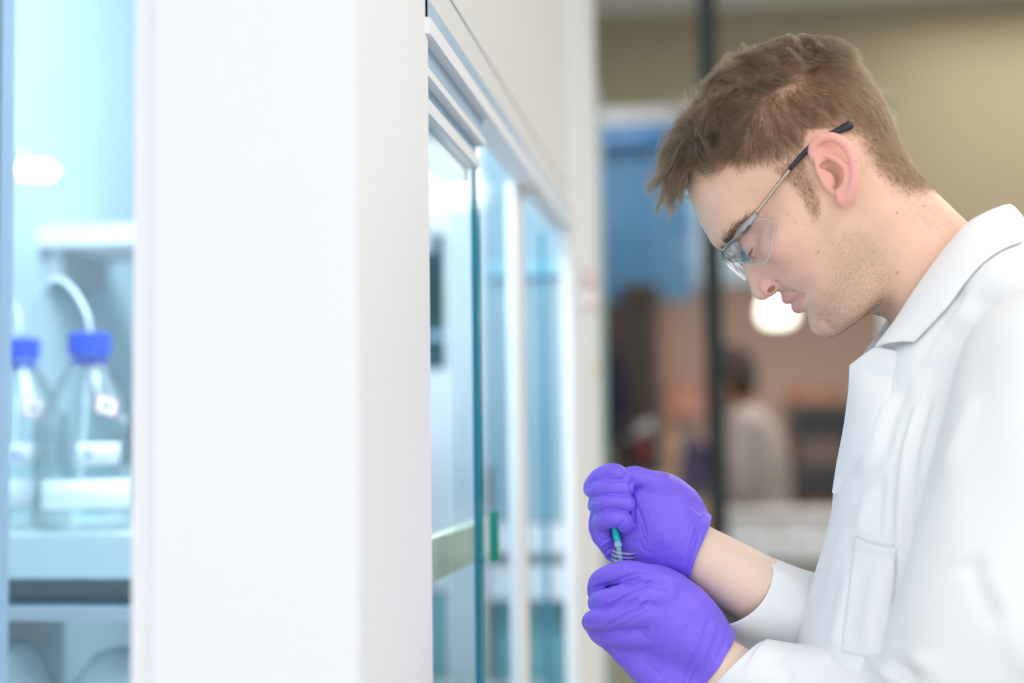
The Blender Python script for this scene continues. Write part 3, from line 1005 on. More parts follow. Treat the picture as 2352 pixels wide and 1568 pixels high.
# shelf unit with cartons
YS = 5.3
su = empty('shelf_unit', (X_at(1900, YS), YS, 0))
tag(su, 'open wooden shelf unit with cartons behind the man\'s chest', 'shelf unit')
wood = mat('brown_wood', (0.16, 0.095, 0.065), 0.6, noise=(10, 0.15))
sx0, sx1 = X_at(1815, YS), X_at(2040, YS)
szs = [Z_at(p, YS, 1880) for p in (1210, 1060, 925)]
for x in (sx0, sx1):
    box('side', x - 0.015, x + 0.015, YS, YS + 0.3, 0.0, szs[2] + 0.01, wood, su, 0.003)
for z in szs:
    box('shelf_board', sx0, sx1, YS, YS + 0.3, z - 0.018, z, wood, su, 0.003)
box('back_board', sx0, sx1, YS + 0.29, YS + 0.30, 0.0, szs[2], mat('dark_wood', (0.045, 0.028, 0.024), 0.9, spec=0.1), su)
cart = [('orange carton on the top shelf near the second person', 1838, 46, 0.058, 2, (0.58, 0.18, 0.10)), ('salmon carton on the top shelf close to the man\'s chest', 1912, 60, 0.062, 2, (0.55, 0.24, 0.13)),
        ('brown carton on the middle shelf', 1880, 84, 0.085, 1, (0.22, 0.13, 0.10)), ('yellow-brown round carton on the lower shelf', 1872, 54, 0.090, 0, (0.42, 0.24, 0.06)), ('navy carton low on the shelf unit by the white coat', 1925, 40, 0.040, 0, (0.035, 0.035, 0.09)),
        ('rust brown carton on the middle shelf by the white coat', 1950, 50, 0.07, 1, (0.20, 0.11, 0.09))]
for lb, px, wpx, hh, lv, c in cart:
    cc = empty('carton', (X_at(px, YS), YS + 0.1, szs[lv]))
    tag(cc, lb, 'carton', 'cartons on the shelf unit')
    w_ = wpx * YS / 3267 / 2
    m_ = mat('carton_%s' % lb[:6].strip().replace(' ', '_') + str(px), c, 0.7)
    x_ = X_at(px, YS)
    box('carton_body', x_ - w_, x_ + w_, YS + 0.02, YS + 0.2, szs[lv], szs[lv] + hh * 0.86, m_, cc, 0.004)
    box('carton_lid', x_ - w_ * 1.03, x_ + w_ * 1.03, YS + 0.015, YS + 0.205, szs[lv] + hh * 0.80, szs[lv] + hh, m_, cc, 0.004)

# second person in a pale coat half behind the post
YQ = 5.0
S2 = YQ / 3267 * 1000


def q2(px, py, w=0.0):
    return (U(px, py, YQ - w / 1000.0) - U(1690, 1000, YQ)) * 1000.0


pv = Vol((-300, -300, -1400), (330, 300, 380), 8.0)
pv.ell(q2(1672, 868), (82, 74, 100), k=10)                     # head, turned to the left
pv.ell(q2(1652, 905), (58, 55, 55), k=20)
pv.ell(q2(1622, 892), (14, 12, 16), k=10)
pv.chain([q2(1690, 905), q2(1712, 960)], [52, 58], k=20)
pv.chain([q2(1712, 975, 120), q2(1716, 975, -120)], 62, k=40)
pv.ell(q2(1745, 1080), (105, 150, 190), k=40)
pv.ell(q2(1752, 1220), (115, 160, 180), k=40)
for s in (1, -1):
    pv.chain([q2(1716, 985, 150 * s), q2(1700, 1080, 185 * s), q2(1690, 1130, 180 * s), q2(1620, 1110, 120 * s), q2(1600, 1095, 90 * s)], [58, 48, 46, 36, 30], k=18)
for s in (1, -1):
    pv.chain([q2(1752, 1270, 85 * s), q2(1752, 1560, 95 * s), np.array([q2(1752, 1560)[0], -95.0 * s, -U(1690, 1000, YQ)[2] * 1000 + 55])], [105, 75, 50], k=30)
v_, q_ = pv.mesh(2)
hp = U(1690, 1000, YQ)
Z = v_[:, 2]
neck = q2(1700, 935)[2]
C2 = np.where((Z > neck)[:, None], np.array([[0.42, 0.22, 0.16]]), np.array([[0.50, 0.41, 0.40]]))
hand = (v_[:, 0] < q2(1628, 1000)[0]) & (Z < neck)
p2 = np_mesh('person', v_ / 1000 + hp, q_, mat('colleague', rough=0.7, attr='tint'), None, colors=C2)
tag(p2, 'blurred person with dark brown hair in a pale coat behind the dark post', 'person')
hv = Vol((-300, -220, 40), (240, 220, 390), 6.0)
hv.ell(q2(1684, 858), (86, 82, 106), k=8)
hv.ell(q2(1700, 905), (50, 62, 70), k=20)
hv.ell(q2(1640, 905), (70, 120, 75), k=10, mode='sub')
v_, q_ = hv.mesh(2)
h2 = np_mesh('hair', v_ / 1000 + hp, q_, mat('dark_brown_hair', (0.045, 0.02, 0.013), 0.9, spec=0.1))
local(h2, p2)
for s in (1, -1):
    gv = Vol((-380, -300, -240), (0, 300, 60), 5.0)
    gv.ell(q2(1592, 1078, 85 * s), (34, 22, 42), k=8)
    for k in range(4):
        gv.chain([q2(1594, 1076, 85 * s), q2(1590, 1062 + 9 * k, (88 - 6 * k) * s), q2(1572, 1066 + 12 * k, (92 - 8 * k) * s), q2(1566, 1084 + 11 * k, (86 - 8 * k) * s)], [14, 12, 11, 9], k=4)
    gv.chain([q2(1594, 1076, 85 * s), q2(1596, 1068, 80 * s), q2(1592, 1052, 74 * s), q2(1584, 1040, 66 * s)], [16, 14, 13, 10], k=6)
    gv.chain([q2(1600, 1085, 90 * s), q2(1618, 1105, 110 * s)], [26, 32], k=12)
    v_, q_ = biggest(*gv.mesh(2))
    g_ = np_mesh('glove', v_ / 1000 + hp, q_, mat('dark_purple_glove', (0.06, 0.018, 0.10), 0.5))
    local(g_, p2)

# dark purple bag hanging from the colleague's hand, small wall box left of the post
bv = Vol((-130, -90, -170), (130, 90, 170), 6.0)
bv.ell((0, 0, -30), (52, 34, 88), k=20)
bv.ell((4, 0, 50), (40, 26, 60), k=30)
bv.chain([(-22, 0, 90), (-10, 0, 128), (8, 0, 128), (22, 0, 90)], 6, k=6)
v_, q_ = bv.mesh(2)
v_ = v_ + normals(v_, q_) * (3.0 * vnoise(v_, 0.05, 301))[:, None]
bgp = np_mesh('purple_bag', v_ / 1000 + U(1592, 1075, YQ - 0.20), q_, mat('dark_purple_cloth', (0.035, 0.010, 0.075), 0.8))
tag(bgp, 'dark purple bag hanging left of the dark post at the blurred person\'s hands', 'bag')
YR = 9.38
wbx = empty('wall_box', tuple(U(1580, 930, YR)))
tag(wbx, 'salmon pink box on the far wall left of the dark post', 'box')
box('box_body', X_at(1542, YR), X_at(1616, YR), YR - 0.14, YR + 0.02, Z_at(955, YR, 1580), Z_at(885, YR, 1580), mat('salmon_board', (0.48, 0.19, 0.13), 0.7), wbx, 0.006)
box('box_lid', X_at(1538, YR), X_at(1620, YR), YR - 0.16, YR + 0.02, Z_at(885, YR, 1580), Z_at(872, YR, 1580), mat('salmon_lid', (0.40, 0.17, 0.13), 0.7), wbx, 0.006)
# ================================================================== the man: head and neck
YM = 1.30                                             # his mid-plane
H0 = U(1850, 450, YM)


def L(px, py, w=0.0):
    """photo pixel on the plane w millimetres nearer than his mid-plane -> local millimetres"""
    return (U(px, py, YM - w / 1000.0) - H0) * 1000.0


def toworld(V):
    return V / 1000.0 + H0


PROFILE = [  # scalp, back of the head, nape, down inside the collar, throat, chin, mouth, nose, forehead
    (1580, 400), (1579, 365), (1588, 325), (1612, 275), (1655, 212), (1715, 152), (1785, 112), (1850, 98), (1910, 112), (1962, 156), (2002, 208),
    (2032, 262), (2052, 315), (2074, 360), (2100, 395), (2127, 423), (2165, 458), (2222, 512), (2300, 580), (2390, 680), (2440, 800), (2380, 900),
    (2260, 940), (2160, 900), (2100, 810), (2045, 737), (2017, 722), (1999, 719), (1986, 726), (1968, 738), (1943, 748), (1925, 757), (1905, 761), (1887, 757), (1871, 747), (1862, 735),
    (1857, 723), (1847, 716), (1836, 716), (1827, 710), (1821, 702), (1819, 696), (1813, 695), (1805, 692), (1799, 685), (1794, 675), (1786, 667),
    (1777, 672), (1764, 681), (1752, 686), (1739, 681), (1727, 666), (1714, 632), (1703, 606), (1693, 589), (1682, 577), (1669, 568), (1652, 561), (1632, 548), (1614, 522),
    (1601, 494), (1588, 464), (1580, 435)]
WIDTHS = [  # (px, py, half breadth in mm)
    (1850, 250, 76), (1930, 250, 73), (1780, 250, 74), (1700, 260, 66), (1640, 310, 50), (1670, 250, 56), (1800, 170, 58), (1880, 160, 56), (1720, 200, 52), (1960, 230, 63),
    (2000, 300, 57), (1850, 330, 76), (1780, 340, 73), (1700, 340, 65), (1940, 340, 74), (2000, 360, 66), (1620, 360, 42),
    (1598, 405, 24), (1615, 425, 36), (1650, 440, 48), (1700, 430, 59), (1750, 420, 65), (1810, 420, 70), (1870, 420, 72),
    (1620, 480, 32), (1650, 490, 44), (1690, 480, 53), (1720, 470, 57),
    (1648, 538, 24), (1668, 535, 37), (1692, 520, 47), (1722, 500, 54), (1755, 480, 60), (1800, 480, 68),
    (1690, 574, 15), (1705, 565, 24), (1724, 548, 35), (1745, 530, 46), (1765, 515, 54),
    (1702, 592, 11), (1722, 580, 22), (1745, 565, 36), (1770, 545, 51), (1800, 530, 63), (1850, 500, 70), (1900, 470, 72), (1950, 440, 70),
    (1725, 605, 16), (1745, 600, 28), (1770, 590, 42), (1800, 580, 56), (1850, 560, 66), (1900, 540, 69), (1950, 500, 68),
    (1722, 635, 8), (1737, 632, 12), (1752, 625, 18.5), (1775, 622, 33), (1810, 620, 48), (1860, 620, 58), (1900, 600, 63), (1950, 570, 64), (2000, 540, 62),
    (1736, 664, 7.5), (1752, 662, 11.5), (1768, 656, 15), (1784, 650, 20), (1800, 652, 28), (1830, 650, 41), (1870, 660, 49), (1920, 650, 55), (1970, 620, 57), (2010, 590, 57),
    (1752, 677, 8), (1775, 667, 9), (1796, 666, 11), (1808, 678, 14), (1822, 668, 24), (1842, 674, 29), (1870, 690, 38), (1910, 690, 45), (1960, 680, 48), (1990, 660, 50),
    (1818, 684, 13), (1832, 700, 14), (1846, 694, 24), (1850, 706, 18), (1870, 715, 26), (1895, 725, 28), (1882, 742, 14), (1905, 748, 14), (1930, 735, 27), (1960, 715, 35), (1985, 700, 38),
    (2005, 706, 25), (2020, 680, 45), (2025, 640, 50), (2040, 600, 54), (2050, 550, 58), (2010, 480, 66), (2050, 500, 61), (2040, 430, 60), (2080, 450, 50), (2110, 490, 49), (2160, 520, 45),
    (2100, 550, 57), (2150, 600, 60), (2070, 680, 48), (2090, 730, 44), (2130, 680, 58), (2200, 660, 58), (2300, 720, 58), (2200, 800, 52), (2300, 830, 55)]

_pb = catmull(PROFILE + [PROFILE[0]], 4)[:-1]
_bp = np.array([L(a, b, 0)[[0, 2]] for a, b in _pb])
_wp = np.array([L(a, b, w)[[0, 2]] for a, b, w in WIDTHS])
_wv = np.array([w * w for _, _, w in WIDTHS], float)
_hfun = tps(np.vstack([_bp, _wp]) / 10.0, np.concatenate([np.zeros(len(_bp)), _wv]), smooth=0.002)

HEAD_H = 1.05
head = Vol((-150, -102, -200), (250, 8, 160), HEAD_H)
# only the near half is computed; it is mirrored below
_gx, _gz = head.ax[0].astype(float), head.ax[2].astype(float)
_XZ = np.stack(np.meshgrid(_gx, _gz, indexing='ij'), -1).reshape(-1, 2)
# coarse evaluation then refinement keeps this quick
_h2 = _hfun(_XZ / 10.0).reshape(len(_gx), len(_gz))
# outside the outline the field must stay negative
_pl = _bp
_in = np.zeros(len(_XZ), bool)
_j = len(_pl) - 1
for _i in range(len(_pl)):
    xi, zi = _pl[_i]
    xj, zj = _pl[_j]
    c = ((zi > _XZ[:, 1]) != (zj > _XZ[:, 1])) & (_XZ[:, 0] < (xj - xi) * (_XZ[:, 1] - zi) / (zj - zi + 1e-12) + xi)
    _in ^= c
    _j = _i
_in = _in.reshape(_h2.shape)
_bd = np.full(len(_XZ), 1e9)
_near = ~_in.ravel()
_bd[_near] = seg_dist(_XZ[_near], np.vstack([_pl, _pl[:1]]))[0]
_bd = _bd.reshape(_h2.shape)
_h2 = np.where(_in, np.maximum(_h2, 1.0), np.minimum(_h2, -_bd * 6.0))
_g0, _g1 = np.gradient(_h2, HEAD_H)
_gr2 = (_g0 ** 2 + _g1 ** 2).astype(np.float32)[:, None, :]
_y2 = (head.ax[1] ** 2)[None, :, None]
head.F[:] = np.clip((_y2 - _h2.astype(np.float32)[:, None, :]) / np.sqrt(4 * _y2 + _gr2 + 4.0), -60, 60)


def A(px, py, w):
    return L(px, py, w)


def unit(v):
    v = np.asarray(v, float)
    return v / np.linalg.norm(v)


FWD = unit(A(1650, 560, 0) - A(1727, 496, 0))          # where the face looks
UPH = unit(A(1600, 430, 0) - A(1664, 507, 0))          # up along the head
LAT = np.array([0, -1.0, 0])
# brow ridge, cheek bone, jaw border, neck muscle
head.chain([A(1653, 550, 6), A(1668, 538, 28), A(1694, 519, 42), A(1728, 496, 50), A(1760, 470, 55)], [4.5, 6, 5.5, 4.5, 3], k=11)
_ck = unit(A(1870, 490, 62) - A(1770, 560, 47))
head.ell(A(1822, 530, 53), (30, 12, 13), (_ck, LAT, np.cross(_ck, LAT)), k=20)
head.chain([A(1915, 736, 12), A(1952, 712, 30), A(1990, 668, 43), A(2014, 606, 49), A(2004, 540, 53)], [9, 9, 9, 8, 6], k=16)
head.chain([A(2035, 505, 54), A(2060, 580, 50), A(2090, 670, 42), A(2120, 760, 32)], [7, 9, 10, 9], k=16)
head.ell(A(1893, 738, 6), (11, 13, 11), k=9)
# eye: socket, ball under the lids, lid edges (he looks down)
head.ell(A(1712, 563, 31), (11, 14, 9), (FWD, LAT, UPH), k=11, mode='sub')
EYE = A(1733, 553, 32)
head.ell(EYE, (12.8, 12.8, 12.8), k=5)


def lid(r, up, az0, az1, n=7):
    """points on a sphere round the eye, azimuth in degrees from straight ahead (outwards positive)"""
    out = []
    for i in range(n):
        az = math.radians(az0 + (az1 - az0) * i / (n - 1))
        e = math.radians(up + 9.0 * (2 * i / (n - 1) - 1) ** 2)
        out.append(EYE + r * (FWD * math.cos(az) * math.cos(e) + LAT * math.sin(az) * math.cos(e) + UPH * math.sin(e)))
    return out


head.chain(lid(12.6, -24, -48, 66), 1.3, k=2.0)
head.chain(lid(13.9, -31, -44, 62), 0.8, k=1.4, mode='sub')
head.chain(lid(12.2, -37, -46, 62), 1.5, k=3.0)
head.chain(lid(13.6, 22, -42, 62), 0.8, k=3.0, mode='sub')
# nose: wing, tip, nostril
head.ell(A(1748.5, 666, 0), (7.9, 8.8, 7.9), k=5)
_na = unit(A(1764, 676, 6) - A(1780, 657, 9))
head.ell(A(1768, 653, 12.5), (9.0, 5.6, 8.0), (_na, LAT, np.cross(_na, LAT)), k=3.5)
head.chain([A(1769, 637, 16.5), A(1783, 640, 20.5), A(1791, 651, 21.5), A(1789, 662, 18), A(1780, 668, 14.5)], [0.8, 1.3, 1.5, 1.3, 0.8], k=3.0, mode='sub')
head.ell(A(1771.5, 664, 14.5), (4.4, 7.0, 2.1), (unit(A(1762, 672, 12) - A(1780, 657, 12)), LAT, unit(np.cross(unit(A(1762, 672, 12) - A(1780, 657, 12)), LAT))), k=1.0, mode='sub')
# mouth
head.chain([A(1806, 687, 0), A(1811, 684, 8), A(1824, 678, 16), A(1838, 674, 22)], [3.7, 3.6, 2.8, 1.4], k=5)
head.chain([A(1830, 706, 0), A(1832, 703, 8), A(1839, 693, 16), A(1845, 682, 21)], [4.3, 4.0, 2.8, 1.2], k=5)
head.chain([A(1812, 700, 0), A(1816, 697.5, 8), A(1826, 690, 17), A(1838, 681, 24.5), A(1849, 675, 30)], [1.1, 1.0, 1.0, 1.1, 1.2], k=2.2, mode='sub')
# ear
EAX = unit(A(1948, 470, 78) - A(1895, 318, 86))
EOUT = unit(np.array([0.38, -0.9, 0.0]))
EOUT = unit(EOUT - EAX * (EOUT @ EAX))
EAC = np.cross(EAX, EOUT)
head.ell(A(1914, 384, 76), (28, 4.5, 16.5), (EAX, EOUT, EAC), k=6)
head.ell(A(1919, 392, 86.5), (20, 6.0, 10.5), (EAX, EOUT, EAC), k=3, mode='sub')
head.chain([A(1892, 377, 74.5), A(1876, 372, 77), A(1866, 356, 79.5), A(1867, 337, 82), A(1881, 322, 85), A(1902, 314.5, 88), A(1924, 319, 90.5), A(1943, 334, 91.5), A(1955, 356, 91.5), A(1961.5, 380, 91),
            A(1962, 405, 89), A(1958, 430, 86), A(1950, 452, 82)], [2.6, 3.0, 3.4, 3.7, 3.9, 4.1, 4.2, 4.2, 4.1, 4.0, 4.2, 4.8, 5.2], k=2.2)
head.ell(A(1940, 452, 80), (10.5, 3.6, 7.5), (EAX, EOUT, EAC), k=4)
head.chain([A(1886, 352, 82), A(1908, 360, 85), A(1930, 371, 87), A(1942, 387, 87.5), A(1944, 407, 86.5), A(1937, 428, 84), A(1927, 440, 81.5)], [2.2, 3.0, 3.4, 3.2, 3.0, 3.2, 3.4], k=2.5)
head.ell(A(1917, 407, 79), (12.5, 9, 6.5), (EAX, EOUT, EAC), k=2.5, mode='sub')
head.ell(A(1897, 379, 81), (3.0, 4.5, 6.0), (EAX, EOUT, EAC), k=2.0, mode='sub')
head.ell(A(1905, 413, 77), (8, 3.6, 4.6), (unit(A(1915, 428, 77) - A(1897, 398, 77)), EOUT, np.cross(unit(A(1915, 428, 77) - A(1897, 398, 77)), EOUT)), k=3)
# mirror to the far half
_half = head.F
_ny = int(round((0 - head.lo[1]) / HEAD_H))
head.lo[1] = -_ny * HEAD_H
_half = np.pad(_half, ((0, 0), (0, 0), (0, 0)))
_shift = (-102.0) - head.lo[1]
_half = _half[:, :_ny + 1]
head.F = np.concatenate([_half, _half[:, -2::-1]], 1)
head.lo[1] = -102.0
_c = -102.0 + _ny * HEAD_H
head.lo[1] -= _c
head.n = np.array(head.F.shape)
HV, HQ = head.mesh(smooth=1)
# ------------------------------------------------------------------ skin colour from where each point of the head lies
HN = normals(HV, HQ)


def near_px(V):
    """pixel at which a local point (or its mirror on the near side) is seen"""
    Vn = V.copy()
    Vn[:, 1] = -np.abs(Vn[:, 1])
    return proj(toworld(Vn))


def poly_sd(X, P):
    """signed distance to a polygon in pixels, inside positive"""
    P = np.asarray(P, float)
    inside = np.zeros(len(X), bool)
    j = len(P) - 1
    for i in range(len(P)):
        c = ((P[i, 1] > X[:, 1]) != (P[j, 1] > X[:, 1])) & (X[:, 0] < (P[j, 0] - P[i, 0]) * (X[:, 1] - P[i, 1]) / (P[j, 1] - P[i, 1] + 1e-12) + P[i, 0])
        inside ^= c
        j = i
    d = seg_dist(X, np.vstack([P, P[:1]]))[0]
    return np.where(inside, d, -d)


HAIR_POLY = [(1540, 430), (1572, 412), (1583, 392), (1600, 376), (1624, 363), (1648, 358), (1663, 368), (1684, 388), (1705, 392), (1735, 386), (1780, 380), (1830, 360), (1868, 322), (1905, 305),
             (1940, 300), (1972, 318), (1992, 358), (2012, 395), (2045, 428), (2085, 446), (2150, 440), (2150, 20), (1500, 20)]
BURN_POLY = [(1770, 385), (1852, 345), (1852, 385), (1868, 420), (1884, 455), (1882, 492), (1868, 505), (1852, 478), (1830, 440), (1800, 410)]
BEARD_POLY = [(1884, 480), (1925, 505), (1985, 530), (2030, 560), (2060, 640), (2060, 760), (1900, 790), (1850, 735), (1862, 712), (1850, 700), (1880, 680), (1900, 640), (1885, 560), (1862, 505)]
MUST_POLY = [(1787, 668), (1797, 655), (1815, 655), (1838, 666), (1852, 678), (1838, 674), (1820, 676), (1800, 680)]
LIP_U = [(1790, 683), (1797, 677.5), (1808, 676.5), (1824, 674), (1848, 673.5), (1838, 680.5), (1826, 689.5), (1818, 698), (1800, 705)]
LIP_L = [(1812, 702), (1818, 697), (1826, 689.5), (1838, 680.5), (1849, 675), (1847, 688), (1842, 702), (1837, 720), (1815, 720)]
MOLES = [(1880, 578, 3.2), (1874.5, 582.5, 2.2), (2061, 488, 3.0), (2061, 626, 3.6), (1850, 515, 1.8), (2122, 473, 2.8), (2082, 553, 1.6), (1881, 738, 2.0), (1902, 737, 2.0), (1703, 396, 2.6), (1966, 371, 2.0), (1808, 493, 1.8), (1828, 508, 1.6)]
hpx = near_px(HV)


def mixc(C, col, m):
    return C * (1 - m[:, None]) + np.asarray(col) * m[:, None]


SK = np.tile(np.array([0.77, 0.495, 0.37]), (len(HV), 1))
n1 = vnoise(HV, 0.12, 3)
n2 = vnoise(HV, 0.5, 4)
SK *= (1 + 0.03 * n1 + 0.02 * n2)[:, None]
SK = mixc(SK, (0.84, 0.47, 0.385), 0.55 * np.exp(-(((hpx - (1800, 610)) / (75, 50)) ** 2).sum(1)))
SK = mixc(SK, (0.84, 0.47, 0.42), 0.6 * np.exp(-(((hpx - (1765, 655)) / (36, 30)) ** 2).sum(1)))
SK = mixc(SK, (0.80, 0.56, 0.44), 0.5 * np.exp(-(((hpx - (1610, 470)) / (50, 70)) ** 2).sum(1)))
_ear = (np.abs(HV[:, 1]) > 73.5) & (hpx[:, 0] > 1846) & (hpx[:, 0] < 1985) & (hpx[:, 1] > 295) & (hpx[:, 1] < 490)
SK = mixc(SK, (0.86, 0.41, 0.36), np.where(_ear, smoothstep(73.5, 84, np.abs(HV[:, 1])) * 0.85, 0.0))
_beard = smoothstep(-18, 26, poly_sd(hpx, BEARD_POLY)) * (np.abs(HV[:, 1]) < 78)
_must = smoothstep(0, 7, poly_sd(hpx, MUST_POLY))
SK = mixc(SK, (0.56, 0.42, 0.32), 0.36 * np.maximum(_beard, _must))
_scalp = smoothstep(-14, 26, poly_sd(hpx, HAIR_POLY)) * (1 - _ear)
_burn = smoothstep(-8, 12, poly_sd(hpx, BURN_POLY)) * (1 - _ear)
SK = mixc(SK, (0.30, 0.19, 0.125), 0.68 * np.maximum(_scalp, 0.45 * _burn))
for P in (LIP_U, LIP_L):
    SK = mixc(SK, (0.68, 0.32, 0.31), 0.85 * smoothstep(-2.2, 2.8, poly_sd(hpx, P)) * (np.abs(HV[:, 1]) < 34))
for x, y, r in MOLES:
    m = np.exp(-((hpx[:, 0] - x) ** 2 + (hpx[:, 1] - y) ** 2) / (r * r * 0.9)) * (HV[:, 1] < 0)
    SK = mixc(SK, (0.36, 0.17, 0.09), 0.85 * m)
skin = mat('skin', rough=0.48, spec=0.4, attr='tint', sss=0.28, sss_rad=(1.0, 0.42, 0.25), sss_scale=0.006, bump=(900, 0.12, 0.0006))
# ------------------------------------------------------------------ forearms and wrists (same skin, same body), inside sleeves and gloves
arm = Vol(L(1540, 1600, 60) - (10, 60, 40), L(2060, 1150, -60) + (10, 60, 40), 2.5)
arm.chain([L(1540, 1222, -8), L(1600, 1268, -10), L(1660, 1306, -16), L(1736, 1350, -24), L(1900, 1450, -60)], [23, 26.5, 29.5, 31.5, 36], k=2)
arm.chain([L(1600, 1470, 26), L(1655, 1528, 30), L(1760, 1600, 44), L(1960, 1660, 80)], [22, 25, 31, 40], k=2)
AV, AQ = arm.mesh(smooth=3)
AC = np.tile(np.array([0.82, 0.625, 0.51]), (len(AV), 1)) * (1 + 0.03 * vnoise(AV, 0.1, 5))[:, None]
person = np_mesh('person', toworld(np.vstack([HV, AV])), np.vstack([HQ, AQ + len(HV)]), skin, colors=np.vstack([SK, AC]))
tag(person, 'young man with short brown hair, white lab coat and purple gloves, looking down', 'person')
# ------------------------------------------------------------------ hair, brows, lashes, stubble: every strand a curve
def scatter(weight, n, seed, V=HV, Q=HQ):
    """n random points on the head, denser where weight (per vertex) is high"""
    r = np.random.default_rng(seed)
    w = weight[Q].mean(1)
    ar = np.linalg.norm(np.cross(V[Q[:, 2]] - V[Q[:, 0]], V[Q[:, 3]] - V[Q[:, 1]]), axis=1)
    p = w * ar
    p /= p.sum()
    f = r.choice(len(Q), n, p=p)
    a, b = r.random(n)[:, None], r.random(n)[:, None]
    q = V[Q[f]]
    return (q[:, 0] * (1 - a) + q[:, 1] * a) * (1 - b) + (q[:, 3] * (1 - a) + q[:, 2] * a) * b


IR, IU = _r, _u
# where the hair runs: (px, py, dx, dy, length mm, rise mm)
FLOW = [
    (1870, 100, -0.9, -0.1, 28, 10), (1830, 85, -0.95, -0.1, 34, 14), (1790, 110, -0.95, 0.15, 40, 16), (1750, 140, -0.9, 0.3, 46, 19), (1700, 175, -0.85, 0.4, 52, 26), (1650, 225, -0.8, 0.55, 56, 32),
    (1610, 280, -0.8, 0.5, 58, 38), (1585, 330, -0.88, 0.3, 58, 47), (1575, 390, -0.92, 0.25, 46, 40), (1810, 165, -0.85, -0.25, 36, 14), (1765, 200, -0.95, -0.05, 42, 15), (1730, 240, -0.95, 0.25, 46, 15),
    (1700, 280, -0.97, 0.1, 48, 18), (1670, 310, -0.98, 0.05, 54, 27), (1640, 335, -0.97, 0.0, 55, 32), (1610, 365, -0.97, 0.1, 52, 38), (1560, 330, -0.75, 0.6, 45, 30), (1535, 350, -0.45, 0.9, 45, 30),
    (1510, 390, 0.05, 1.0, 45, 30), (1525, 440, 0.6, 0.6, 45, 28), (1600, 230, -0.7, 0.3, 54, 32),
    (1885, 140, 0.5, 0.6, 22, 11), (1905, 105, 0.9, 0.1, 24, 13), (1945, 140, 0.8, 0.6, 20, 7), (1860, 170, 0.3, 0.8, 18, 7), (1820, 215, 0.35, 0.9, 17, 6), (1775, 255, 0.25, 0.95, 17, 6), (1740, 285, -0.1, 1.0, 19, 7),
    (1705, 325, -0.35, 0.95, 18, 8), (1690, 365, -0.15, 1.0, 14, 6), (1840, 250, 0.75, 0.65, 16, 6), (1890, 220, 0.8, 0.6, 17, 6), (1940, 190, 0.8, 0.6, 17, 6), (1985, 200, 0.65, 0.75, 17, 6), (1800, 300, 0.55, 0.8, 14, 5),
    (1760, 345, 0.35, 0.9, 11, 4), (1860, 300, 0.75, 0.6, 10, 3), (1930, 265, 0.75, 0.65, 12, 4), (1980, 270, 0.6, 0.8, 14, 5), (2025, 270, 0.45, 0.9, 14, 5), (2040, 330, 0.35, 0.95, 12, 4.5), (2000, 340, 0.4, 0.9, 10, 3.5),
    (2040, 390, 0.4, 0.9, 8, 3), (2085, 400, 0.6, 0.8, 8, 3), (1720, 380, 0.2, 0.95, 8, 3)]
_FL = np.array(FLOW, float)
# the parting: hair above it is combed up and forward, below it down and back
PART = catmull([(1895, 128), (1868, 152), (1830, 190), (1790, 215), (1750, 240), (1722, 268), (1700, 310), (1672, 352), (1655, 362)], 6)


def above_part(px):
    d, tp = seg_dist(px, PART)
    d = d + 60 * smoothstep(0.2, 0.0, tp) + 60 * smoothstep(0.55, 0.8, tp)
    y = np.interp(px[:, 0], PART[::-1, 0], PART[::-1, 1])
    left = px[:, 0] < PART[:, 0].min()
    up = (px[:, 1] < y) & (px[:, 0] < 1900) | left
    return up, d


_cls = above_part(_FL[:, :2])[0]


def flow(px, top):
    out = np.zeros((len(px), 4))
    for flag in (True, False):
        m = top == flag
        C = _FL[_cls == flag]
        d2 = ((px[m][:, None] - C[None, :, :2]) ** 2).sum(-1) + 60
        w = d2 ** -1.6
        out[m] = (w[:, :, None] * C[None, :, 2:]).sum(1) / w.sum(1)[:, None]
    return out


def grow(roots, top, K, seed, lenmul=1.0, jit=0.12, rise=None, wild=0.0, curl=0.0):
    r = np.random.default_rng(seed)
    n = len(roots)
    P = np.zeros((n, K, 3))
    p = roots.copy()
    p0 = near_px(p)
    f0 = flow(p0, top)
    length = f0[:, 2] * r.uniform(0.7, 1.12, n) * lenmul
    step = length / (K - 1)
    hr = np.clip(0.12 + 0.42 * r.beta(1.6, 1.3, n) + 0.52 * (0.5 + 0.5 * vnoise(roots, 0.17, 63)), 0.05, 1.2) if rise is None else rise
    if wild:
        hr = hr + (r.random(n) < wild) * r.uniform(0.1, 0.45, n)
    jx = r.normal(0, jit, (n, 2))
    P[:, 0] = p - head.sample(p)[1] * 0.4
    front = smoothstep(1690, 1600, p0[:, 0])
    ph = 1.6 * vnoise(roots, 0.07, 61) + 0.9 * vnoise(roots, 0.2, 62)
    for i in range(1, K):
        t = i / (K - 1)
        f = flow(near_px(p), top)
        dx, dy = f[:, 0] + jx[:, 0], f[:, 1] + jx[:, 1]
        if curl:
            dy = dy + curl * (front * 0.45 * t - (1 - front) * 1.5 * (t - 0.3)) + curl * 0.75 * np.sin(t * 5.0 + ph)
            dx = dx + curl * 0.45 * np.sin(t * 4.0 + 1.7 * ph)
        D = dx[:, None] * IR[None] - dy[:, None] * IU[None]
        d, G = head.sample(p)
        D = D - G * (D * G).sum(1, keepdims=True) * 0.85
        D /= np.linalg.norm(D, axis=1, keepdims=True) + 1e-9
        p = p + D * step[:, None]
        d, G = head.sample(p)
        tgt = f0[:, 3] * hr * (t ** 0.75) * (1 + 0.16 * curl * np.sin(t * 6.0 + 2 * ph)) + 0.5
        p = p + G * (np.clip(tgt - d, -2, step * 1.1) * 0.8)[:, None]
        P[:, i] = p
    return P


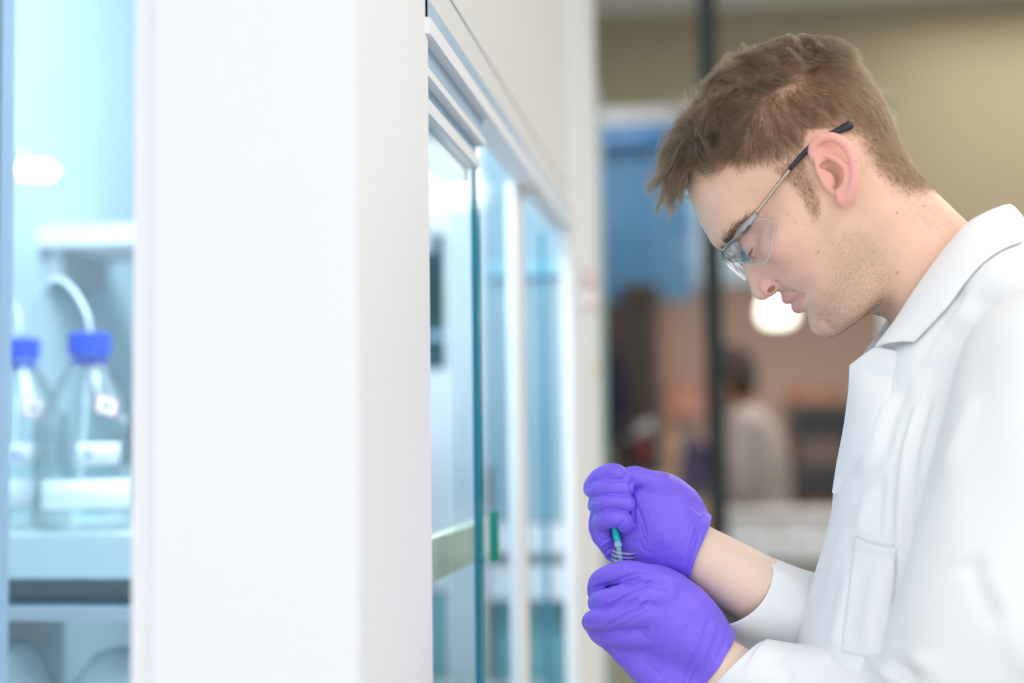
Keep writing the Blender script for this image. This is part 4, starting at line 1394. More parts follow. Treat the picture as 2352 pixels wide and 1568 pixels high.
def clump(P, k, amt, seed, wave=0.0, wl=1.6):
    """draw strands towards k lock centres, and let the locks wave"""
    r = np.random.default_rng(seed)
    n, K = P.shape[:2]
    c = r.choice(n, k, replace=False)
    who = np.empty(n, int)
    for i in range(0, n, 2000):
        who[i:i + 2000] = ((P[i:i + 2000, 0][:, None] - P[c, 0][None]) ** 2).sum(-1).argmin(1)
    C = P[c][who]
    t = np.linspace(0, 1, K)[None, :, None]
    off = (P[:, :1] - C[:, :1])
    a = amt * np.clip(t * 1.5, 0, 1) * r.uniform(0.55, 1.0, n)[:, None, None]
    out = P * (1 - a) + (C + off * (1 - 0.75 * np.clip(t * 1.3, 0, 1))) * a
    if wave:
        ph = r.uniform(0, 6.28, k)[who][:, None, None]
        ax = r.normal(size=(k, 3))[who][:, None, :]
        out = out + ax * wave * np.sin(t * 6.28 * wl + ph) * np.clip(t * 2, 0, 1)
    return out


def radii(n, K, r0, r1, seed):
    r = np.random.default_rng(seed)
    return (np.linspace(1, 0, K)[None] ** 0.7 * (r0 - r1) + r1) * r.uniform(0.75, 1.2, n)[:, None] / 1000.0


def hair_mat(name, mel, rough=0.32):
    m = bpy.data.materials.new(name)
    m.use_nodes = True
    nt = m.node_tree
    nt.nodes.clear()
    o = nt.nodes.new('ShaderNodeOutputMaterial')
    h = nt.nodes.new('ShaderNodeBsdfHairPrincipled')
    h.parametrization = 'COLOR'
    h.inputs['Color'].default_value = (*mel, 1)
    h.inputs['Roughness'].default_value = rough
    h.inputs['Radial Roughness'].default_value = 0.45
    h.inputs['Random Roughness'].default_value = 0.2
    hi = nt.nodes.new('ShaderNodeHairInfo')
    mx = nt.nodes.new('ShaderNodeMix')
    mx.data_type = 'RGBA'
    mx.inputs[6].default_value = (*(c * 0.42 for c in mel), 1)
    mx.inputs[7].default_value = (*(min(1, c * 2.1) for c in mel), 1)
    nt.links.new(hi.outputs['Random'], mx.inputs[0])
    nt.links.new(mx.outputs[2], h.inputs['Color'])
    nt.links.new(h.outputs[0], o.inputs[0])
    return m


brown_hair = hair_mat('brown_hair', (0.040, 0.025, 0.0135))
stubble_hair = hair_mat('stubble_hair', (0.05, 0.03, 0.017))
brow_hair = hair_mat('brow_hair', (0.02, 0.013, 0.009))

_sd_hair = poly_sd(hpx, HAIR_POLY)
_noear = (~_ear) & ~((hpx[:, 0] > 1846) & (hpx[:, 0] < 1975) & (hpx[:, 1] > 300) & (np.abs(HV[:, 1]) > 77.5))
_topv, _dpart = above_part(hpx)
_topv = _topv | (np.abs(HV[:, 1]) < 12) & (hpx[:, 0] < 1890)
_pd, _pt = seg_dist(hpx, PART)
_both = (_pd < 5 + 14 * smoothstep(0.28, 0.05, _pt) + 8 * smoothstep(0.55, 0.85, _pt))
_both = _both | (HV[:, 1] > -6) & (_pd < 26)
_dpart = np.where(HV[:, 1] > -6, 99.0, _dpart)
_botv = ~_topv | _both
_topv = _topv | _both
# long top hair
w = _noear * smoothstep(-3, 10, _sd_hair) * _topv * np.where(HV[:, 1] < 12, 1.0, 0.7) * np.clip(0.5 + (_dpart + 6 * vnoise(HV, 0.5, 9)) / 10.0, 0.15, 1)
w = w * (1 + 1.0 * smoothstep(1680, 1600, hpx[:, 0]))
w = w + 1.5 * np.exp(-(((hpx - (1893, 112)) / (30, 26)) ** 2).sum(1)) * _noear
R_top = scatter(w.astype(float), 19000, 21)
S = grow(R_top, np.ones(len(R_top), bool), 12, 22, jit=0.13, wild=0.05, curl=1.0)
S = clump(S, 260, 0.84, 23, wave=2.2, wl=1.1)
S = clump(S, 2600, 0.5, 24, wave=0.5, wl=2.0)
hair = hair_curves('hair', toworld(S.reshape(-1, 3)).reshape(S.shape), radii(len(S), 12, 0.085, 0.02, 25), brown_hair, person)
# clipped sides and back, fading out towards the ear and the nape
w = _noear * smoothstep(-16, 30, _sd_hair) * _botv * np.where(HV[:, 1] < 12, 1.0, 0.55) * np.clip(0.35 + (_dpart + 6 * vnoise(HV, 0.5, 8)) / 14.0, 0.1, 1)
_cr = np.exp(-(((hpx - (1893, 112)) / (30, 26)) ** 2).sum(1)) * _noear
w = w + 2.2 * _cr
R_side = scatter(w.astype(float), 29000, 31)
_fade = smoothstep(-16, 75, poly_sd(near_px(R_side), HAIR_POLY))
S = grow(R_side, np.zeros(len(R_side), bool), 7, 32, lenmul=0.25 + 0.75 * _fade, jit=0.22, rise=np.random.default_rng(5).uniform(0.3, 1.1, len(R_side)) * (0.25 + 0.75 * _fade))
S = clump(S, 2600, 0.55, 33, wave=0.25)
side = hair_curves('clipped_hair', toworld(S.reshape(-1, 3)).reshape(S.shape), radii(len(S), 7, 0.075, 0.02, 35), brown_hair, person)


def fuzz(name, weight, n, seed, dirpx, length, lift, r0, m, jit=0.5, K=4, curl=0.3):
    r = np.random.default_rng(seed)
    R = scatter(weight.astype(float), n, seed)
    d, G = head.sample(R)
    D = (dirpx[0] + r.normal(0, jit, n))[:, None] * IR[None] - (dirpx[1] + r.normal(0, jit, n))[:, None] * IU[None]
    D = D - G * (D * G).sum(1, keepdims=True)
    D /= np.linalg.norm(D, axis=1, keepdims=True) + 1e-9
    ln = length * r.uniform(0.5, 1.2, n)
    side_ = np.cross(D, G)
    cu = r.normal(0, curl, n)
    P = np.zeros((n, K, 3))
    for i in range(K):
        t = i / (K - 1)
        P[:, i] = R + (D * t + G * (lift * t * (1 - 0.5 * t)) + side_ * (cu * t * t)[:, None]) * ln[:, None]
    P[:, 0] -= G * 0.3
    return hair_curves(name, toworld(P.reshape(-1, 3)).reshape(P.shape), radii(n, K, r0, 0.02, seed + 1), m, person)


_bd = smoothstep(-12, 40, poly_sd(hpx, BEARD_POLY)) * (np.abs(HV[:, 1]) < 78) * (0.3 + 0.7 * smoothstep(1880, 1960, hpx[:, 0] + 0.35 * (hpx[:, 1] - 600))) * np.where(HV[:, 1] < 15, 1, 0.5) + 0.8 * _must
fuzz('beard_stubble', _bd, 15000, 41, (-0.1, 0.9), 1.7, 0.5, 0.034, stubble_hair, jit=0.55)
_sb = smoothstep(-6, 12, poly_sd(hpx, BURN_POLY)) * (~_ear) * (np.abs(HV[:, 1]) < 80)
fuzz('sideburn', _sb, 2600, 43, (0.35, 0.95), 4.2, 0.35, 0.06, brown_hair, jit=0.35)
_nk = np.exp(-(seg_dist(hpx, np.array([(2060, 420), (2100, 460), (2140, 500)]))[0] / 34) ** 2) * (HV[:, 1] < 40)
fuzz('nape_fuzz', _nk, 900, 45, (0.3, 0.9), 4.0, 0.35, 0.04, stubble_hair, jit=0.35)
BROW = catmull([(1663, 556), (1672, 543), (1688, 526), (1706, 511), (1728, 496)], 5)
_bdv, _bt = seg_dist(hpx, BROW)
_bw = np.exp(-(_bdv / (9.5 - 6.5 * _bt)) ** 2 * 1.3) * (_bt > 0.0) * (np.abs(HV[:, 1]) > 8) * (np.abs(HV[:, 1]) < 62)
for sgn in (-1, 1):
    fuzz('eyebrow', _bw * (np.sign(HV[:, 1]) == sgn), 700, 47 + sgn, (0.8, -0.75), 7.5, 0.22, 0.085, brow_hair, jit=0.22)
# lashes along the lowered upper lid
for sgn in (1, -1):
    lp = catmull(lid(13.4, -26, -40, 62, 9), 8)
    r = np.random.default_rng(50 + sgn)
    ls = []
    for q in lp:
        o = unit(q - EYE)
        for _ in range(2):
            e = unit(o * 0.8 - UPH * 0.55 + FWD * 0.25 + r.normal(0, 0.12, 3))
            l = r.uniform(6, 9)
            ls.append([q, q + e * l * 0.35, q + (e + UPH * 0.05) * l * 0.7, q + unit(e + UPH * 0.25 + o * 0.1) * l])
    ls = np.array(ls)
    ls[:, :, 1] *= sgn
    hair_curves('eyelashes', toworld(ls.reshape(-1, 3)).reshape(ls.shape), radii(len(ls), 4, 0.075, 0.02, 52), brow_hair, person)
# ------------------------------------------------------------------ nitrile gloves
nitrile = mat('purple_nitrile', (0.205, 0.122, 0.83), 0.42, spec=0.45, sss=0.06, sss_rad=(0.5, 0.4, 1.0), sss_scale=0.003, noise=(30, 0.08), bump=(260, 0.10, 0.0008), sheen=0.1)


def strokes(V, N, marks, toward=True):
    """press creases into (or raise folds on) the side facing the camera; marks = [(pixel polyline, width px, height mm)], width 3 px etc."""
    P = toworld(V)
    px = proj(P)
    face = -(N * ((P - CAM) / np.linalg.norm(P - CAM, axis=1, keepdims=True))).sum(1)
    g = smoothstep(-0.1, 0.35, face)
    out = V.copy()
    for pl, wd, am in marks:
        pl = catmull(pl, 6) if len(pl) > 2 else np.asarray(pl, float)
        d, t = seg_dist(px, pl)
        end = np.clip(np.minimum(t, 1 - t) * 6, 0, 1)
        out += N * (am * np.exp(-(d / wd) ** 2) * end * g)[:, None]
    return out


def glove_mesh(name, vol, cuff, marks, seed, smooth=2):
    V, Q = vol.mesh(smooth=smooth)
    N = normals(V, Q)
    V = strokes(V, N, marks)
    V = V + N * (0.35 * vnoise(V, 0.22, seed) + 0.2 * vnoise(V, 0.55, seed + 1))[:, None]
    # cut the cuff open
    c, n = cuff
    o = np_mesh(name, toworld(V), Q, nitrile, person)
    bm = bmesh.new()
    bm.from_mesh(o.data)
    bmesh.ops.bisect_plane(bm, geom=bm.verts[:] + bm.edges[:] + bm.faces[:], plane_co=toworld(c), plane_no=n, clear_outer=True)
    bmesh.ops.delete(bm, geom=[v for v in bm.verts if not v.link_faces], context='VERTS')
    for v in bm.verts:      # the free edge is not quite even
        q = (np.array(v.co) - H0) * 1000 - c
        s = -(q @ n)
        if s < 14:
            v.co += Vector(n * (0.8 * math.sin(q[2] * 0.16 + seed) + 0.4 * math.sin(q[1] * 0.3)) * (1 - s / 14) / 1000)
    bm.to_mesh(o.data)
    bm.free()
    o.data.shade_smooth()
    sm = o.modifiers.new('wall', 'SOLIDIFY')
    sm.thickness = 0.0007
    sm.offset = -1
    return o


# near hand: back of the hand towards us, closed round the vial
g1 = Vol(L(1320, 1640, 80) - (8, 15, 25), L(1720, 1270, -30) + (15, 10, 8), 0.85)
ax1 = unit(L(1690, 1535, 26) - L(1455, 1350, 22))
pp1 = unit(L(1520, 1330, 22) - L(1440, 1440, 22))
pp1 = unit(pp1 - ax1 * (pp1 @ ax1))
dp1 = np.cross(ax1, pp1)
g1.ell(L(1540, 1420, 22), (50, 37, 20), (ax1, pp1, dp1), k=8)
g1.ell(L(1500, 1385, 24), (34, 33, 19), (ax1, pp1, dp1), k=10)
g1.chain([L(1560, 1440, 22), L(1620, 1490, 25), L(1660, 1532, 30), L(1720, 1585, 38)], [33, 29, 27, 28.5], k=14)
g1.chain([L(1535, 1345, 32), L(1470, 1318, 36), L(1415, 1316, 30), L(1376, 1334, 17), L(1368, 1360, 2)], [12, 10.5, 9.8, 8.8, 7.8], k=5)
g1.chain([L(1530, 1375, 38), L(1455, 1366, 43), L(1400, 1374, 36), L(1375, 1380, 20), L(1374, 1392, 4)], [12, 10.5, 9.6, 9.0, 8.0], k=3)
g1.chain([L(1520, 1410, 38), L(1450, 1410, 43), L(1390, 1420, 36), L(1362, 1426, 22), L(1362, 1434, 5)], [13, 12, 10.5, 9.6, 8.2], k=3)
g1.chain([L(1520, 1455, 30), L(1450, 1460, 34), L(1405, 1456, 26), L(1380, 1452, 10)], [13, 11, 9.5, 8.0], k=5)
g1.chain([L(1610, 1420, -2), L(1530, 1365, -10), L(1470, 1338, -12), L(1420, 1325, -8), L(1395, 1330, -4)], [15, 13, 10, 9, 8], k=6)
g1.chain([L(1385, 1455, 12), L(1450, 1500, 16), L(1530, 1560, 22), L(1600, 1610, 28)], [8, 15, 21, 25], k=12)
g1.ell(L(1410, 1356, 6), (18, 14, 12), k=4)
M1 = [([(1376, 1352), (1412, 1336), (1460, 1318), (1505, 1318)], 4, -1.3), ([(1352, 1398), (1390, 1396), (1440, 1368), (1500, 1332)], 4, -1.6), ([(1374, 1454), (1420, 1420), (1460, 1400), (1496, 1377)], 4, -1.6),
      ([(1362, 1352), (1380, 1346), (1404, 1342)], 5, -1.6), ([(1395, 1388), (1450, 1352), (1500, 1325)], 5, 0.9), ([(1400, 1430), (1450, 1398), (1490, 1372)], 5, 0.9),
      ([(1425, 1485), (1450, 1460), (1456, 1440)], 5, 0.8), ([(1485, 1465), (1500, 1440), (1522, 1410)], 6, 0.7), ([(1520, 1540), (1530, 1480), (1560, 1420)], 8, 0.6),
      ([(1632, 1412), (1612, 1470), (1580, 1530), (1562, 1580)], 4, -1.3), ([(1645, 1424), (1622, 1490), (1598, 1540), (1582, 1590)], 4.5, 1.2), ([(1655, 1440), (1628, 1505), (1606, 1550)], 3.5, -1.1),
      ([(1612, 1520), (1602, 1545), (1590, 1580)], 5, 1.0), ([(1440, 1292), (1470, 1296), (1500, 1310)], 3, -0.6), ([(1405, 1312), (1450, 1300), (1500, 1302)], 3, -0.6)]
M1 += [([(1385, 1378), (1430, 1360), (1480, 1330)], 2.4, -0.7), ([(1398, 1412), (1440, 1390), (1492, 1352)], 2.4, -0.8), ([(1430, 1340), (1470, 1325), (1515, 1318)], 2.4, -0.7), ([(1410, 1444), (1450, 1425), (1500, 1395)], 2.4, -0.7),
       ([(1450, 1330), (1490, 1312), (1530, 1322)], 2.4, 0.6), ([(1420, 1470), (1445, 1490)], 3, -0.8), ([(1360, 1440), (1378, 1448), (1392, 1462)], 2.6, -1.0), ([(1355, 1446), (1372, 1456)], 2.4, -0.8), ([(1350, 1345), (1358, 1362), (1352, 1376)], 2.6, -0.9),
       ([(1530, 1500), (1570, 1440), (1590, 1390)], 3.5, 0.6), ([(1480, 1520), (1520, 1550)], 3, -0.7), ([(1462, 1440), (1482, 1462), (1500, 1472)], 2.6, -0.6), ([(1620, 1540), (1650, 1500), (1672, 1460)], 2.6, -0.9), ([(1560, 1345), (1600, 1385), (1640, 1428)], 5, 0.6),
       ([(1484, 1296), (1500, 1290), (1520, 1304)], 2.2, 0.6)]
glove_mesh('glove', g1, (L(1652, 1518, 30), unit((L(1720, 1590, 30) - L(1600, 1470, 30)) + 0.2 * (L(1691, 1463, 30) - L(1612, 1568, 30)))), M1, 71)

# far hand: a fist seen from the palm side, the stick coming out under the little finger
g2 = Vol(L(1325, 1350, 50) - (8, 15, 10), L(1640, 1050, -60) + (15, 10, 10), 0.85)
ax2 = unit(L(1620, 1262, -8) - L(1460, 1170, -5))
pp2 = unit(L(1520, 1090, -5) - L(1500, 1310, -5))
pp2 = unit(pp2 - ax2 * (pp2 @ ax2))
dp2 = np.cross(ax2, pp2)
g2.ell(L(1522, 1200, -6), (38, 42, 19), (ax2, pp2, dp2), k=8)
g2.ell(L(1505, 1150, 0), (26, 27, 17), (ax2, pp2, dp2), k=10)
g2.ell(L(1505, 1270, -8), (30, 22, 17), (ax2, pp2, dp2), k=10)
g2.chain([L(1540, 1215, -8), L(1600, 1262, -10), L(1650, 1298, -14)], [30, 31.5, 34], k=14)
g2.ell(L(1425, 1165, -22), (24, 42, 12), (ax2, pp2, dp2), k=8)
g2.chain([L(1450, 1105, -28), L(1390, 1118, -24), L(1362, 1122, -12), L(1378, 1096, 6), L(1402, 1086, 12), L(1418, 1086, 14)], [9, 9, 9, 9, 8.6, 8.0], k=2.5)
g2.chain([L(1450, 1130, -28), L(1390, 1132, -24), L(1367, 1126, -6), L(1376, 1124, 11), L(1405, 1120, 18), L(1436, 1123, 15)], [9, 9, 8.6, 8.2, 8.0, 7.8], k=0.9)
g2.chain([L(1450, 1165, -28), L(1396, 1165, -24), L(1372, 1160, -6), L(1380, 1158, 12), L(1408, 1152, 20), L(1438, 1156, 17)], [9, 9, 8.8, 8.4, 8.2, 8.0], k=0.9)
g2.chain([L(1450, 1200, -26), L(1402, 1205, -20), L(1382, 1198, -4), L(1388, 1193, 13), L(1412, 1188, 20), L(1432, 1194, 18), L(1437, 1204, 14)], [9, 9, 8.8, 8.6, 8.2, 8.0, 7.4], k=0.9)
g2.chain([L(1388, 1180, -6), L(1384, 1215, -2), L(1392, 1245, -6), L(1405, 1272, -12)], [8.5, 8.5, 8.5, 7], k=4)
g2.chain([L(1440, 1215, -18), L(1425, 1250, -16), L(1440, 1280, -14)], [12, 11, 10], k=6)
g2.chain([L(1520, 1120, 4), L(1482, 1100, 10), L(1455, 1092, 10), L(1438, 1098, 10)], [12, 9.5, 8.4, 7.2], k=4)
M2 = [([(1455, 1085), (1448, 1100), (1450, 1130), (1457, 1150), (1456, 1190), (1456, 1215)], 3.0, -2.2), ([(1452, 1122), (1462, 1122), (1476, 1116)], 4, -1.8), ([(1457, 1150), (1470, 1180), (1480, 1215), (1486, 1235)], 4, -0.9),
      ([(1428, 1250), (1400, 1262), (1385, 1275)], 3.5, -1.2), ([(1408, 1236), (1390, 1246), (1378, 1256)], 3.5, 1.0), ([(1410, 1268), (1400, 1280)], 3, -1.0), ([(1372, 1232), (1385, 1240), (1400, 1240)], 3.5, -0.9),
      ([(1382, 1194), (1388, 1202), (1402, 1208)], 3, -0.9), ([(1431, 1194), (1426, 1205), (1416, 1210)], 3, -1.0), ([(1375, 1100), (1395, 1092), (1412, 1092)], 3, -0.7), ([(1360, 1112), (1380, 1104), (1400, 1100)], 3, 0.7),
      ([(1608, 1195), (1592, 1240), (1580, 1285), (1568, 1330)], 4.5, -1.4), ([(1614, 1188), (1604, 1250), (1590, 1300)], 5, 1.3), ([(1580, 1165), (1600, 1182), (1614, 1190)], 4, 1.0), ([(1565, 1230), (1560, 1280)], 8, 0.5), ([(1530, 1220), (1525, 1260)], 9, 0.5)]
M2 += [([(1374, 1222), (1392, 1228), (1408, 1226)], 2.2, -0.8), ([(1378, 1262), (1396, 1254), (1410, 1246)], 2.2, -0.8), ([(1384, 1280), (1400, 1270), (1412, 1262)], 2.2, 0.8), ([(1360, 1178), (1366, 1200), (1370, 1225)], 3, -0.8), ([(1352, 1140), (1366, 1150), (1378, 1152)], 2.4, -0.8),
       ([(1590, 1190), (1575, 1225), (1566, 1260)], 3, 0.7), ([(1598, 1200), (1596, 1240), (1580, 1290)], 2.6, -0.8), ([(1470, 1200), (1476, 1230), (1488, 1250)], 2.6, -0.7), ([(1465, 1240), (1480, 1262), (1500, 1270)], 3, -0.6), ([(1500, 1085), (1520, 1105), (1535, 1130)], 5, 0.5),
       ([(1340, 1130), (1352, 1116), (1362, 1104)], 2.6, -0.8), ([(1385, 1108), (1410, 1104), (1430, 1105)], 2.4, -1.0), ([(1380, 1138), (1415, 1134), (1440, 1140)], 2.4, -1.0), ([(1378, 1172), (1400, 1168), (1438, 1174)], 2.4, -1.0)]
glove_mesh('glove', g2, (L(1611, 1250, -10), unit(L(1640, 1262, -10) - L(1580, 1238, -10))), M2, 75)
# ------------------------------------------------------------------ lab coat
cotton = mat('white_coat_cloth', (0.85, 0.87, 0.89), 0.85, spec=0.2, sss=0.12, sss_rad=(1, 1, 1), sss_scale=0.004, bump=(1400, 0.06, 0.0005), sheen=0.15)
coat_root = empty('lab_coat', tuple(toworld(L(2100, 1300, 0))))
local(coat_root, person)
tag(coat_root, 'white cotton lab coat')

COAT_EDGE = [(2350, 500), (2290, 515), (2200, 590), (2130, 670), (2065, 745), (2012, 800), (1985, 850), (1962, 930), (1940, 1010), (1922, 1085), (1914, 1135), (1909, 1180), (1892, 1245), (1876, 1300), (1856, 1370), (1838, 1435), (1822, 1500),
             (1800, 1580), (1780, 1700), (1800, 1850), (2200, 1900), (2600, 1850), (2760, 1500), (2780, 1100), (2700, 800), (2560, 600), (2440, 510)]
COAT_W = [(2346, 556, 73), (2300, 574, 90.5), (2255, 606, 98), (2215, 652, 99), (2180, 700, 97), (2140, 744, 90), (2103, 784, 81.5), (2062, 792, 62), (2250, 690, 106), (2180, 760, 98), (2110, 820, 88), (2060, 850, 72), (2010, 870, 42), (2320, 660, 122), (2350, 760, 140), (2250, 800, 118), (2150, 860, 95), (2070, 920, 84), (2000, 960, 58), (2450, 700, 150), (2500, 900, 175),
          (2350, 950, 168), (2250, 950, 142), (2150, 980, 118), (2060, 1020, 98), (1985, 1050, 66), (1945, 1080, 38), (2300, 1200, 168), (2150, 1180, 132), (2050, 1180, 104), (1970, 1190, 72), (1930, 1190, 42),
          (2150, 1350, 140), (2050, 1350, 116), (1970, 1340, 92), (1910, 1340, 58), (2150, 1500, 148), (2020, 1500, 122), (1930, 1490, 98), (1870, 1480, 60), (2150, 1700, 155), (1950, 1700, 120), (2450, 1200, 175), (2500, 1500, 170), (2350, 1600, 170),
          (2650, 1000, 120), (2680, 1400, 120), (2600, 1700, 130)]
_cb = np.array([L(a, b, 0)[[0, 2]] for a, b in catmull(COAT_EDGE + [COAT_EDGE[0]], 4)[:-1]])
_cw = np.array([L(a, b, w)[[0, 2]] for a, b, w in COAT_W])
_cf = tps(np.vstack([_cb, _cw]) / 20.0, np.concatenate([np.zeros(len(_cb)), [w * w for _, _, w in COAT_W]]), smooth=0.004)
CH = 3.6
coat = Vol((-60, -190, -640), (400, 190, 0), CH)
_XZ = np.stack(np.meshgrid(coat.ax[0].astype(float), coat.ax[2].astype(float), indexing='ij'), -1).reshape(-1, 2)
_hh = _cf(_XZ / 20.0)
_ins = poly_sd(_XZ, _cb)
_hh = np.where(_ins > 0, np.maximum(_hh, 4), np.minimum(_hh, _ins * 30))
_hh = _hh.reshape(len(coat.ax[0]), -1)
_g0, _g1 = np.gradient(_hh, CH)
_yy = (coat.ax[1] ** 2)[None, :, None]
coat.F[:] = np.clip((_yy - _hh.astype(np.float32)[:, None, :]) / np.sqrt(4 * _yy + (_g0 ** 2 + _g1 ** 2).astype(np.float32)[:, None, :] + 4), -60, 60)
CV, CQ = coat.mesh(smooth=2)
CN = normals(CV, CQ)
CM = [([(2120, 900), (2085, 1000), (2072, 1120), (2068, 1220), (2062, 1350)], 9, 4.0), ([(2100, 930), (2060, 1060), (2046, 1180), (2052, 1240)], 8, -3.0), ([(2140, 900), (2105, 1020), (2090, 1150), (2086, 1300)], 9, -3.5),
      ([(2165, 905), (2135, 1010), (2115, 1120)], 13, 4.0), ([(2050, 900), (2010, 1010), (1980, 1100)], 22, 5.0), ([(2085, 880), (2050, 960), (2030, 1050)], 12, -3.0), ([(2000, 880), (1965, 980), (1940, 1080)], 12, -2.5),
      ([(2030, 1300), (2010, 1400), (1995, 1500)], 20, 4.0), ([(1960, 1290), (1935, 1400), (1910, 1500)], 18, 3.5), ([(1930, 1180), (1900, 1290), (1870, 1400)], 10, -2.0), ([(2060, 1260), (2055, 1380), (2045, 1470)], 10, -3.5),
      ([(2230, 640), (2150, 760), (2090, 860)], 14, -3.0), ([(2000, 1120), (1985, 1180), (1975, 1230)], 14, 2.5), ([(2030, 1090), (2022, 1160), (2020, 1230)], 9, -2.0)]
CV = strokes(CV, CN, CM)
CV = CV + CN * (1.2 * vnoise(CV, 0.03, 81) + 0.5 * vnoise(CV, 0.08, 82))[:, None]
coat_body = np_mesh('coat_body', toworld(CV), CQ, cotton)
local(coat_body, coat_root)


from mathutils.bvhtree import BVHTree
COAT_BVH = BVHTree.FromPolygons([tuple(v) for v in toworld(CV)], [tuple(q) for q in CQ.tolist()])


def on_coat(px, py, off=0.0):
    """point where the ray through a pixel first meets the coat, lifted off it"""
    d = ray(px, py)
    hit = COAT_BVH.ray_cast(Vector(CAM), Vector(d / np.linalg.norm(d)))
    return np.array(hit[0]) + np.array(hit[1]) * off / 1000.0


def sheet(name, top, bot, m, parent, thick=1.6, nu=40, nv=10, bulge=0.0, roll=0.0):
    """a cloth strip between two edges given as 3-D points (mm), with real thickness"""
    T = catmull(top, 12)
    B = catmull(bot, 12)
    T = T[np.linspace(0, len(T) - 1, nu).astype(int)]
    B = B[np.linspace(0, len(B) - 1, nu).astype(int)]
    V = []
    for i in range(nu):
        a, b = T[i], B[i]
        tn = np.gradient(T, axis=0)[i]
        n = unit(np.cross(b - a, tn))
        if n[1] > 0:
            n = -n
        for j in range(nv):
            t = j / (nv - 1)
            V.append(a + (b - a) * t + n * bulge * math.sin(math.pi * min(1, t * 1.0)) ** 0.8)
    V = np.array(V)
    Q = np.array([(i * nv + j, i * nv + j + 1, (i + 1) * nv + j + 1, (i + 1) * nv + j) for i in range(nu - 1) for j in range(nv - 1)])
    o = np_mesh(name, toworld(V), Q, m)
    local(o, parent)
    sm = o.modifiers.new('cloth', 'SOLIDIFY')
    sm.thickness = thick / 1000
    sm.offset = 0
    bv = o.modifiers.new('edge', 'BEVEL')
    bv.width = 0.0006
    bv.segments = 2
    return o


def mir(P, s):
    P = np.array(P, float)
    P[:, 1] *= s
    return P


# collar: stands at the back of the neck, folds over and lies on the shoulders
CT = [L(2322, 474, 2), L(2318, 470, 22), L(2300, 474, 40), L(2262, 490, 52), L(2222, 514, 60), L(2180, 560, 64), L(2140, 612, 65), L(2095, 676, 64), L(2055, 738, 60), L(2010, 797, 53)]
CB = [L(2362, 560, 2), L(2358, 556, 45), L(2346, 556, 74), L(2300, 574, 92), L(2255, 606, 99), L(2215, 652, 100), L(2180, 700, 98), L(2140, 744, 91), L(2101, 785, 83)]
for s in (1, -1):
    sheet('collar', mir(CT, s), mir(CB, s), cotton, coat_root, thick=2.2, bulge=5.0, nu=60)
# band of the collar standing inside against the neck
CI = [L(2340, 560, 1), L(2330, 560, 45), L(2270, 600, 62), L(2200, 660, 68), L(2140, 720, 66), L(2090, 790, 56), L(2050, 840, 45)]
CT2 = [L(2322, 478, 1), L(2312, 476, 26), L(2256, 496, 50), L(2180, 563, 60), L(2120, 645, 60), L(2070, 720, 57), L(2022, 788, 48)]
for s in (1, -1):
    sheet('collar_band', mir(CT2, s), mir(CI, s), cotton, coat_root, thick=1.6)
# lapels
LA = [L(2012, 797, 52), L(1982, 816, 46), L(1960, 833, 40), L(1953, 838, 38), L(1951.5, 846, 37.5), L(1951, 870, 36), L(1948, 910, 34), L(1938, 985, 28), L(1922, 1070, 22), L(1914, 1130, 16)]
LB = [(on_coat(a, b, -1.0) - H0) * 1000.0 for a, b in ((2062, 806), (2058, 825), (2055, 840), (2052, 860), (2049, 875), (2040, 920), (2018, 985), (1985, 1045), (1948, 1095), (1924, 1134))]
for s in (1, -1):
    _dx = np.array([0.0 if s > 0 else 14.0, 0, 0])
    sheet('lapel', mir(LA, s) + _dx, mir(LB, s) + _dx, cotton, coat_root, thick=1.6, bulge=2.5, nu=80, nv=14)

# sleeves: open tubes with a hemmed cuff


def sleeve(name, path, rad, seed, marks, squash=1.0, amp=2.0, seg=72, tilt=(0, 0, 0)):
    PR = catmull(np.column_stack([np.array(path), rad]), 14)
    P, R = PR[:, :3], PR[:, 3]
    n = len(P)
    T = np.gradient(P, axis=0)
    T /= np.linalg.norm(T, axis=1, keepdims=True)
    V = []
    for i in range(n):
        a = unit(np.array([0, -1.0, 0]) + T[i] * T[i][1])
        b = np.cross(T[i], a)
        for k in range(seg):
            t = 2 * math.pi * k / seg
            o = (a * math.cos(t) * squash + b * math.sin(t)) * R[i]
            V.append(P[i] + o + T[i] * (np.dot(tilt, o)) * max(0, 1 - i / 14.0))
    V = np.array(V)
    Q = np.array([(i * seg + k, i * seg + (k + 1) % seg, (i + 1) * seg + (k + 1) % seg, (i + 1) * seg + k) for i in range(n - 1) for k in range(seg)])
    N = normals(V, Q)
    if ((V - np.repeat(P, seg, 0)) * N).sum() < 0:
        N = -N
        Q = Q[:, ::-1]
    V = strokes(V, N, marks)
    fall = np.repeat(np.clip(np.arange(n) / 12.0, 0.12, 1), seg)
    V = V + N * (fall * (amp * vnoise(V, 0.035, seed) + 0.5 * amp * vnoise(V, 0.09, seed + 1)))[:, None]
    o = np_mesh(name, toworld(V), Q, cotton)
    local(o, coat_root)
    sm = o.modifiers.new('cloth', 'SOLIDIFY')
    sm.thickness = 0.0022
    sm.offset = -1
    return o


